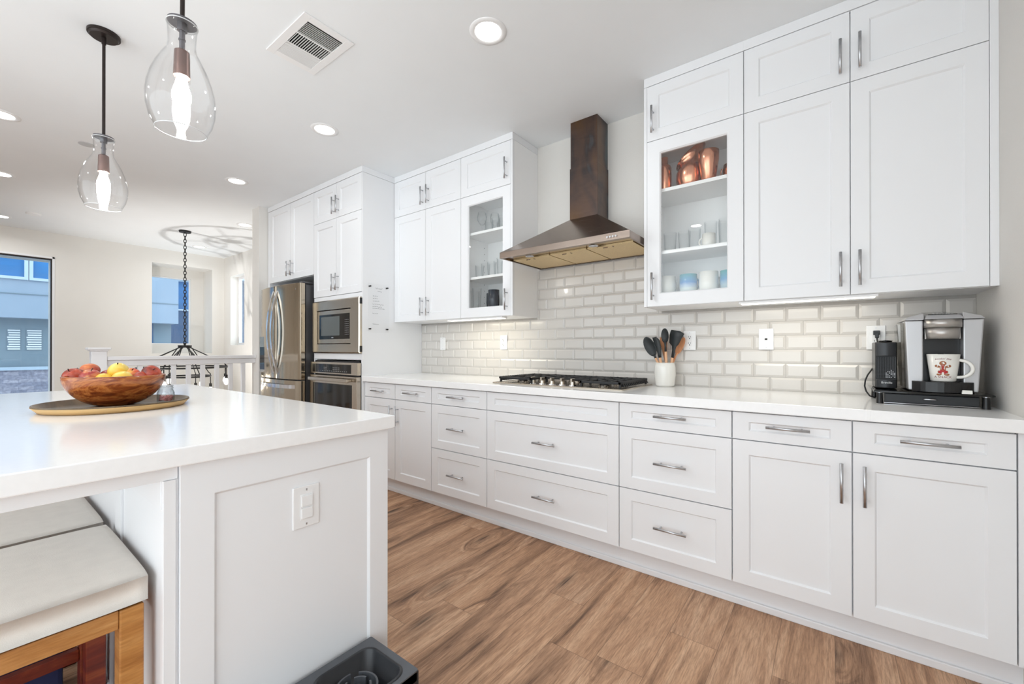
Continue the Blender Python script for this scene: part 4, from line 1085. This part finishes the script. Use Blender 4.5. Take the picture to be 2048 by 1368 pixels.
# ================================================================== PET FEEDER
FZ = .205; fx0, fx1, fy0, fy1 = -1.168, -.935, -2.30, -1.838
t = thing('pet_feeder', 'charcoal raised pet feeder with a slow-feed bowl, against the island end', 'pet feeder', (-1.05, -2.07, 0))
def rrect(x0, x1, y0, y1, r, n=6):
    P = []
    for (cx, cy, a) in [(x1-r, y1-r, 0), (x0+r, y1-r, PI/2), (x0+r, y0+r, PI), (x1-r, y0+r, 1.5*PI)]:
        for k in range(n+1): P.append((cx+r*math.cos(a+PI/2*k/n), cy+r*math.sin(a+PI/2*k/n)))
    return P
m = MB(); outer = rrect(fx0, fx1, fy0, fy1, .006); inner = rrect(-1.135, -.958, -2.055, -1.866, .035); n = len(outer)
loops = [[(x, y, FZ-.03) for x, y in outer], [(x, y, FZ) for x, y in outer], [(x+(-1.05-x)*.04, y+(-2.0-y)*.03, FZ) for x, y in outer],
         [(x, y, FZ) for x, y in inner], [(x, y, FZ-.012) for x, y in inner]]
vs = sum(loops, []); fs = []
for i in range(4):
    for k in range(n): fs.append((i*n+k, i*n+(k+1) % n, (i+1)*n+(k+1) % n, (i+1)*n+k))
m.add(vs, fs, False); obj('top_frame', m, 'greydark', t)
m = MB()
for (a, b, c, d) in [(fx0, fx1, fy0, fy0+.008), (fx0, fx1, fy1-.008, fy1), (fx0, fx0+.008, fy0+.008, fy1-.008), (fx1-.008, fx1, fy0+.008, fy1-.008)]: m.box(a, b, c, d, 0, FZ-.004)
obj('side_walls', m, 'greydark2', t)
m = MB(); i2 = rrect(-1.125, -.968, -2.045, -1.876, .03); i0 = rrect(-1.131, -.962, -2.051, -1.870, .034); ir = rrect(-1.140, -.953, -2.060, -1.861, .038)
L = [[(x, y, FZ+.001) for x, y in ir], [(x, y, FZ+.005) for x, y in inner], [(x, y, FZ+.001) for x, y in i0], [(x, y, FZ-.058) for x, y in i2]]
vs = sum(L, []); fs = [tuple(3*n+k for k in range(n))]
for i in range(3):
    for k in range(n): fs.append((i*n+k, i*n+(k+1) % n, (i+1)*n+(k+1) % n, (i+1)*n+k))
m.add(vs, fs, True); bw = obj('bowl', m, 'greydark2', t)
m = MB(); cx_, cy_ = -1.047, -1.965
for (r, a, b) in [(.052, .6, 2.5), (.034, .35, 1.3), (.034, 1.85, 2.8), (.055, -.5, .3), (.055, 2.9, 3.7), (.034, 3.4, 4.4), (.034, -1.2, -.3), (.052, 3.9, 5.5)]:
    P = [(cx_+r*math.cos(a+(b-a)*k/10), cy_+r*math.sin(a+(b-a)*k/10)) for k in range(11)]
    for i in range(10):
        p, q_ = P[i], P[i+1]; k_ = 1+.005/r
        pi, qi = (cx_+(p[0]-cx_)*k_, cy_+(p[1]-cy_)*k_), (cx_+(q_[0]-cx_)*k_, cy_+(q_[1]-cy_)*k_)
        m.hexa([(*p, FZ-.058), (*q_, FZ-.058), (*qi, FZ-.058), (*pi, FZ-.058)], [(*p, FZ-.022), (*q_, FZ-.022), (*qi, FZ-.022), (*pi, FZ-.022)])
obj('maze_ridges', m, 'greydark', bw)
m = MB(); m.cyl((cx_, cy_, FZ-.058), .014, .034, 16, .011); obj('centre_post', m, 'greydark', bw)

# ================================================================== TRAY, BOWL, FRUIT, JAR
t = thing('round_tray', 'round tray with a pale wooden rim on the island, under the bowl', 'tray', (-2.16, -2.28, .9143))
m = MB(); m.lathe([(0, .003), (.195, .003), (.200, 0), (.217, .020), (.219, .026), (.214, .0265), (.198, .0075), (0, .0075)], (-2.16, -2.28, .9143), 64)
obj('base', m, 'traydark', t)
m = MB(); m.lathe([(.2005, .0015), (.2025, .0005), (.2200, .021), (.2190, .0215)], (-2.16, -2.28, .9143), 64); obj('rim', m, 'trayrim', t)
BXc, BYc, BZ = -2.185, -2.278, .9222
RB, HB = .1475, .114
m = MB(); prof = [(0, .003), (.048, 0), (.056, .003)]
for k in range(1, 13):
    s = k/12; prof.append((.056+(RB-.056)*math.sin(s*PI/2)**.85, .003+(HB-.003)*s**1.25))
prof += [(RB-.004, HB+.0015), (RB-.008, HB)]
for k in range(11, 0, -1):
    s = k/12; prof.append((.048+(RB-.058)*math.sin(s*PI/2)**.85, .012+(HB-.013)*s**1.25))
prof += [(0, .012)]
m.lathe(prof, (BXc, BYc, BZ), 64)
tag(obj('fruit_bowl', m, 'bowl', None, at=(BXc, BYc, BZ)), 'glossy swirled brown wooden bowl of fruit on the round tray', 'bowl')
Cc = Vector((.0253, -2.6453, 1.1376)); yw = .644
Fv = Vector((-math.sin(yw), math.cos(yw), 0)); Rv = Vector((math.cos(yw), math.sin(yw), 0))
def fruit_at(name, label, px, py, depth, r, mat, cat, sx=1, sy=1, sz=1, tilt=(0, 0, 0), dimple=True, stem=True):
    """px,py measured on the photo, depth metres: gives a fixed place in the bowl"""
    c = Cc+Fv*depth+Rv*(px-1031.4)/837.08*depth+Vector((0, 0, 1))*(-(py-696.3)/837.08*depth)
    t = thing(name, label, cat, tuple(c)); t.rotation_euler = tilt
    prof = []
    for k in range(17):
        a = PI*k/16; rr_ = r*math.sin(a)*(1+.06*math.cos(a)); z = -r*math.cos(a)
        if dimple: z -= .16*r*math.exp(-(rr_/(.32*r))**2)*(1 if z > 0 else -.6)
        prof.append((max(rr_, 1e-4), z*sz))
    m = MB(); m.lathe(prof, (0, 0, 0), 28, sx=sx, sy=sy)
    me = obj('skin', m, mat); me.parent = t
    if stem:
        m = MB(); m.tube([(0, 0, r*sz*.72), (.001, 0, r*sz*.95), (.004, .002, r*sz*1.16)], [.0016, .0014, .002], 6); s_ = obj('stem', m, 'bronze'); s_.parent = t
    return t
fruit_at('apple', 'dark red apple at the far left of the bowl', 148, 752, 1.60, .0345, 'f_red', 'fruit', tilt=(.5, .4, 0))
fruit_at('nectarine', 'orange-red nectarine lying on its side, topmost on the left', 179, 741, 1.66, .0325, 'f_peach', 'fruit', sx=1.0, tilt=(1.1, -.9, 0))
fruit_at('apple', 'pink blushed apple in front, below the nectarine', 181, 753.5, 1.575, .0330, 'f_pink', 'fruit', tilt=(.3, .2, 1))
fruit_at('pear', 'small yellow pear with a brown stem in the middle of the bowl', 208, 759, 1.58, .0270, 'f_yellow', 'fruit', sz=1.1, tilt=(0, -.9, 0))
fruit_at('plum', 'dark red plum peeking out left of the yellow mango', 216, 750, 1.69, .0260, 'f_red', 'fruit', tilt=(.2, .5, 0), stem=False)
fruit_at('mango', 'upright yellow mango on top of the pile', 237.5, 742, 1.63, .0335, 'f_yellow', 'fruit', sz=1.12, tilt=(.2, .5, 0), dimple=False)
fruit_at('orange', 'low yellow-orange citrus below the mango at the bowl front', 245, 757, 1.60, .0330, 'f_yellow', 'fruit', sx=1.05, tilt=(.3, .2, 0), stem=False)
fruit_at('peach', 'red and yellow peach right of the mango', 264, 748.5, 1.65, .0285, 'f_mixed', 'fruit', sx=1.15, tilt=(.3, .5, .4))
fruit_at('plum', 'dark red plum between the two-tone peach and the big red apple', 281.5, 753, 1.63, .0250, 'f_red', 'fruit', tilt=(.3, 0, 0), stem=False)
fruit_at('apple', 'big glossy red apple at the right end of the bowl', 303, 745, 1.66, .0315, 'f_red', 'fruit', sx=1.12, tilt=(.2, .9, .3))
fruit_at('peach', 'orange peach low in the bowl under the red apples', 163, 760, 1.64, .0300, 'f_peach', 'fruit', stem=False)
fruit_at('peach', 'orange peach low in the bowl beneath the plum', 286, 762, 1.62, .0290, 'f_peach', 'fruit', stem=False)
# jar
JX, JY, JZ = -2.128, -2.140, .9222
t = thing('glass_jar', 'small clear glass jar half full of pink salt on the tray', 'jar', (JX, JY, JZ))
m = MB(); jp = [(0, .002), (.026, 0), (.0290, .004), (.0290, .040), (.0245, .050), (.0235, .056), (.0262, .0565), (.0262, .0600), (.0240, .0605), (.0240, .0640), (.0262, .0645), (.0262, .0685), (.0235, .069), (.0220, .056), (.0225, .050), (.0268, .040), (.0265, .006), (0, .005)]
m.lathe([(r*.98, z) for r, z in jp], (JX, JY, JZ), 36); obj('glass', m, 'jarglass', t)
m = MB(); rj = random.Random(5)
for _ in range(60):
    a, r, z = rj.uniform(0, 2*PI), .0195*math.sqrt(rj.random()), rj.uniform(.009, .022)+.006*rj.random()
    c = Vector((JX+r*math.cos(a), JY+r*math.sin(a), JZ+z)); s = rj.uniform(.003, .0055)
    R3 = Matrix.Rotation(rj.uniform(0, 3), 3, Vector((rj.random(), rj.random(), rj.random())).normalized())
    cs = [c+R3 @ Vector((sx*s, sy*s*.8, sz*s*.7)) for sz in (-1, 1) for sx, sy in ((-1, -1), (1, -1), (1, 1), (-1, 1))]
    m.hexa(cs[:4], cs[4:])
sa_ = obj('pink_salt', m, 'pink', t); sa_['kind'] = 'stuff'

# ================================================================== PENDANT LIGHTS over the island
def pendant(x, y, label, first=None):
    if first: return dup(first, (x, y, CEIL), label)
    t = thing('pendant_light', label, 'pendant light', (x, y, CEIL), 'clear glass bell pendants over the island')
    m = MB(); m.cyl((x, y, CEIL-.013), .060, .0125, 40); m.cyl((x, y, CEIL-.022), .050, .009, 36, .056); obj('canopy', m, 'bronze', t, .001)
    m = MB(); m.cyl((x, y, 2.175), .0062, CEIL-.022-2.175, 14); m.cyl((x, y, CEIL-.052), .0085, .03, 14); obj('rod', m, 'bronze', t)
    m = MB(); m.cyl((x, y, 2.158), .038, .005, 32); m.cyl((x, y, 2.135), .013, .023, 18); m.cyl((x, y, 2.075), .0075, .06, 14); m.cyl((x, y, 2.106), .0095, .004, 14); obj('cap', m, 'capgrey', t)
    m = MB(); m.cyl((x, y, 1.993), .0215, .078, 24, .0195); m.cyl((x, y, 2.071), .0195, .006, 24, .012); obj('socket', m, 'socket', t)
    h = [(.0395, .335), (.0405, .330), (.0375, .318), (.0360, .295), (.0350, .270), (.0385, .250), (.0520, .225), (.0660, .195), (.0780, .160), (.0852, .130), (.0885, .098), (.0870, .065), (.0800, .034), (.0665, .004), (.0650, .0)]
    o_ = [(r, 1.822+z) for r, z in h][::-1]; i_ = [(r-.0016, 1.822+z) for r, z in h]
    m = MB(); m.lathe(o_+i_+[o_[0]], (x, y, 0), 48); sh_ = obj('shade', m, 'shade', t)
    m = MB()
    for (r_, z_) in ((.0650, 1.8225), (.0398, 2.1545)):
        m = MB(); m.tube([(x+r_*math.cos(2*PI*k/48), y+r_*math.sin(2*PI*k/48), z_) for k in range(48)], .0015, 8, closed=True); obj('shade_lip', m, 'lipglass', sh_)
    m = MB(); m.lathe([(0.0001, -.112), (.010, -.108), (.018, -.094), (.0245, -.070), (.0240, -.048), (.0160, -.020), (.0125, 0), (.0001, 0.001)], (x, y, 1.992), 24); obj('bulb', m, 'bulb', t)
    return t
p1 = pendant(-1.587, -2.225, 'nearer clear glass bell pendant, its ceiling canopy out of view')
pendant(-2.782, -2.225, 'farther clear glass bell pendant with its dark ceiling canopy in view', p1)
p1.rotation_euler = (0, .024, 0)

# ================================================================== RECESSED LIGHTS, VENT, CEILING DISCS
def downlight(x, y, label, first=None):
    if first: return dup(first, (x, y, CEIL), label)
    t = thing('downlight', label, 'ceiling light', (x, y, CEIL), 'round recessed ceiling lights')
    m = MB(); m.lathe([(.062, -.002), (.068, -.006), (.088, -.004), (.0895, -.0005)], (x, y, CEIL), 48); m.lathe([(.062, -.002), (.0619, -.0005)], (x, y, CEIL), 48); obj('trim_ring', m, 'white', t)
    m = MB(); m.disc((x, y, CEIL-.003), .062, 40, -1); obj('lens', m, 'lens', t)
    return t
labs = ['biggest recessed light, nearest the camera above the cooktop aisle', 'recessed light between the air vent and the wall cabinets', 'recessed light in line beyond the first two, before the oven tower', 'small recessed light close to the partition by the stairs',
        'recessed light inside the chandelier shadow near the far corner', 'recessed light at the photo edge, level with the pendant canopies', 'recessed light at the photo edge, lower of the two beside the far pendant', 'farthest recessed light at the photo edge, near the far wall']
d0 = None
for (x, y), l in zip(DOWN, labs):
    r_ = downlight(x, y, l, d0); d0 = d0 or r_
t = thing('ceiling_vent', 'white square ceiling air vent with dark louvres', 'air vent', (-2.07, -1.587, CEIL))
vx0, vx1, vy0, vy1 = -2.262, -1.870, -1.710, -1.462
m = MB(); z0 = CEIL-.006; z1 = CEIL-.0005; ix0, ix1, iy0, iy1 = vx0+.040, vx1-.040, vy0+.036, vy1-.036
sx = [ix0, ix0+(ix1-ix0)*.325, ix0+(ix1-ix0)*.345, ix0+(ix1-ix0)*.645, ix0+(ix1-ix0)*.665, ix1]
for (a, b, c, d) in [(vx0, vx1, vy0, iy0), (vx0, vx1, iy1, vy1), (vx0, ix0, iy0, iy1), (ix1, vx1, iy0, iy1), (sx[1], sx[2], iy0, iy1), (sx[3], sx[4], iy0, iy1)]: m.box(a, b, c, d, z0, z1)
obj('frame', m, 'white', t, .001)
m = MB(); dz = CEIL+.098
for (a, b, c, d, e, f) in [(ix0, ix0+.001, iy0, iy1, CEIL+.001, dz), (ix1-.001, ix1, iy0, iy1, CEIL+.001, dz), (ix0, ix1, iy0, iy0+.001, CEIL+.001, dz), (ix0, ix1, iy1-.001, iy1, CEIL+.001, dz), (ix0, ix1, iy0, iy1, dz-.001, dz)]: m.box(a, b, c, d, e, f)
obj('duct', m, 'slot', t)
def vslat(x0, x1, y0, y1, ax, lean, th=.0016, h=.010):
    mm = MB(); za = z0+.0003; zb_ = z0+h
    if ax == 'y': mm.hexa([(x0, y0, za), (x0+th, y0, za), (x0+th, y1, za), (x0, y1, za)], [(x0+lean, y0, zb_), (x0+th+lean, y0, zb_), (x0+th+lean, y1, zb_), (x0+lean, y1, zb_)])
    else: mm.hexa([(x0, y0, za), (x1, y0, za), (x1, y0+th, za), (x0, y0+th, za)], [(x0, y0+lean, zb_), (x1, y0+lean, zb_), (x1, y0+th+lean, zb_), (x0, y0+th+lean, zb_)])
    return mm
x = sx[0]+.002
while x < sx[1]-.010: obj('slat', vslat(x, 0, iy0+.0012, iy1-.0012, 'y', .008), 'white', t); x += .0115
x = sx[4]+.009
while x < sx[5]-.003: obj('slat', vslat(x, 0, iy0+.0012, iy1-.0012, 'y', -.007, .0026), 'white', t); x += .0118
y = iy0+.004
while y < iy1-.006: obj('slat', vslat(sx[2], sx[3], y, 0, 'x', .003, .0022), 'white', t); y += .0108
m = MB(); m.cyl((-7.14, -2.14, CEIL-.016), .055, .0155, 32, .062)
tag(obj('smoke_detector', m, 'white', None, .002, at=(-7.14, -2.14, CEIL)), 'small white smoke detector on the ceiling near the far wall', 'smoke detector')
m = MB(); m.cyl((-4.402, -2.075, CEIL-.004), .044, .0035, 32)
tag(obj('sprinkler_cover', m, 'silver', None, at=(-4.402, -2.075, CEIL)), 'flat round sprinkler cover on the ceiling behind the far pendant', 'sprinkler cover')

# ================================================================== STAIR RAILING
t = thing('stair_railing', 'white painted stair railing with square balusters and a capped newel', 'railing', (-4.95, -1.3, 0))
n_ = MB().box(-4.998, -4.902, -1.978, -1.882, 0, 1.120); nw = obj('newel_post', n_, 'trimw', t, .003)
m = MB().box(-5.008, -4.892, -1.988, -1.872, 1.1205, 1.132).box(-5.020, -4.880, -2.0, -1.860, 1.132, 1.152); obj('post_cap', m, 'trimw', nw, .004)
m = MB().box(-4.975, -4.925, -1.8815, -.7205, .990, 1.042).box(-4.992, -4.908, -1.8815, -.7205, 1.042, 1.074); obj('handrail', m, 'trimw', t, .004)
for y in (-1.782, -1.661, -1.54, -1.42, -1.305, -1.19, -1.07, -.95, -.833): obj('baluster', MB().box(-4.967, -4.933, y-.017, y+.017, .0305, .9895), 'trimw', t, .001)
obj('shoe_rail', MB().box(-4.985, -4.915, -1.8815, -.7205, .0005, .030), 'trimw', t, .002)

# ================================================================== CHANDELIER in the stairwell
HX, HY = -6.63, -.89
t = thing('chandelier', 'black two-tier ring chandelier hanging on a long chain in the stairwell', 'chandelier', (HX, HY, CEIL), None)
m = MB(); m.cyl((HX, HY, CEIL-.022), .062, .0215, 32, .066); obj('canopy', m, 'black', t, .002)
m = MB(); z = CEIL-.03; k = 0
while z > 1.21:
    P = []
    for j in range(14):
        a = 2*PI*j/14; u, w = .0145*math.cos(a), .027*math.sin(a)
        P.append((HX+u, HY, z-.02+w) if k % 2 else (HX+u*.6, HY+u*.8, z-.02+w))
    m.tube(P, .0042, 6, closed=True); z -= .041; k += 1
obj('chain', m, 'black', t)
m = MB(); m.cyl((HX, HY, 1.158), .070, .030, 28, .072); m.cyl((HX, HY, 1.188), .012, .03, 12); obj('hub', m, 'black', t, .002)
rings = [(.47, .905, 8, .1), (.27, .785, 6, .35)]
for (r, z, n_, a0) in rings:
    m = MB(); m.tube([(HX+r*math.cos(2*PI*k/48), HY+r*math.sin(2*PI*k/48), z) for k in range(48)], .011, 8, closed=True); obj('ring', m, 'black', t)
    for k in range(n_):
        a = a0+2*PI*k/n_; c, s = math.cos(a), math.sin(a)
        P = [(.05, 1.160), (.075, 1.150)]
        for j in range(1, 7): P.append((.075+(r-.02-.075)*j/6, 1.150+(z+.045-1.150)*j/6))
        P += [(r-.004, z+.030), (r, z+.012), (r, z-.03), (r, z-.105)]
        m = MB(); m.tube([(HX+q_*c, HY+q_*s, zz) for q_, zz in P], .0058, 8); ar = obj('arm', m, 'black', t)
        m = MB(); m.cyl((HX+r*c, HY+r*s, z-.150), .0175, .047, 16, .0165); obj('lamp_socket', m, 'black', ar)
        m = MB(); m.lathe([(.0001, -.085), (.013, -.080), (.024, -.062), (.0265, -.045), (.021, -.022), (.013, -.006), (.012, 0), (.0001, .0005)], (HX+r*c, HY+r*s, z-.150), 16); obj('bulb', m, 'bulbs', ar)

# ================================================================== NEIGHBOURING HOUSES
t = thing('neighbour_house', 'pale stucco house with a stone base seen through the left windows', 'building', (-12.5, -3, -3))
obj('upper_wall', MB().box(-16, -12.0, -9, .405, 1.72, 7), 'stucco_blue', t)
obj('trim_line', MB().box(-12.0, -11.985, -9, .405, 2.16, 2.175), 'stucco_low', t)
obj('lower_wall', MB().box(-16, -12.30, -9, .345, .80, 1.72), 'stucco_low', t)
obj('sill_band', MB().box(-12.30, -12.24, -9, .345, .74, .80), 'outframe', t)
obj('stone_base', MB().box(-16, -12.27, -9, .345, -3, .74), 'stone', t)
obj('corner_trim', MB().box(-12.297, -12.285, -.05, .02, .80, 1.72), 'sidingblue', t)
def house_win(par, x, y0, y1, z0, z1, nm='window', fr=.05):
    m = MB()
    for (a, b, c, d) in [(y0, y1, z0, z0+fr), (y0, y1, z1-fr, z1), (y0, y0+fr, z0+fr, z1-fr), (y1-fr, y1, z0+fr, z1-fr)]: m.box(x, x+.05, a, b, c, d)
    w = obj(nm, m, 'outframe', par); obj('pane', MB().box(x+.005, x+.012, y0+fr, y1-fr, z0+fr, z1-fr), 'outglass', w); return w
house_win(t, -12.0, -3.6, -1.860, 2.43, 3.6); house_win(t, -12.0, -1.850, -.9, 2.43, 3.6)
for (a, b) in [(-2.10, -1.935), (-1.865, -1.665)]:  # patches of reflected light on the wall, built as plates with pale slats
    w = MB().box(-12.30, -12.293, a, b, 1.12, 1.53); w = obj('window', w, 'stucco_low', t)  # plate of a reflected light patch, no real window
    m = MB()
    for k in range(9):
        m.hexa([(-12.293, a+.004+.006*((9-k) % 4), 1.135+.044*k), (-12.28, a+.004+.006*((9-k) % 4), 1.130+.044*k), (-12.28, b-.004, 1.130+.044*k), (-12.293, b-.004, 1.135+.044*k)],
               [(-12.293, a+.004+.006*((9-k) % 4), 1.155+.044*k), (-12.28, a+.004+.006*((9-k) % 4), 1.150+.044*k), (-12.28, b-.004, 1.150+.044*k), (-12.293, b-.004, 1.155+.044*k)])
    obj('shutter', m, 'shutterw', w)
t = thing('blue_house', 'dark blue sided house behind the pale one, seen past the chain', 'building', (-17, 3, -3))
obj('wall', MB().box(-20, -17.0, -1, 14, -3, 3.55), 'sidingblue', t)
obj('eaves', MB().box(-20.3, -16.5, -1.2, 14.2, 3.55, 3.75), 'outframe', t)
house_win(t, -17.0, 1.58, 2.2, 2.4, 3.4)
struct('ground', MB().box(-22, -8.62, -12, 16, -3.1, -3.0), 'stucco_low')
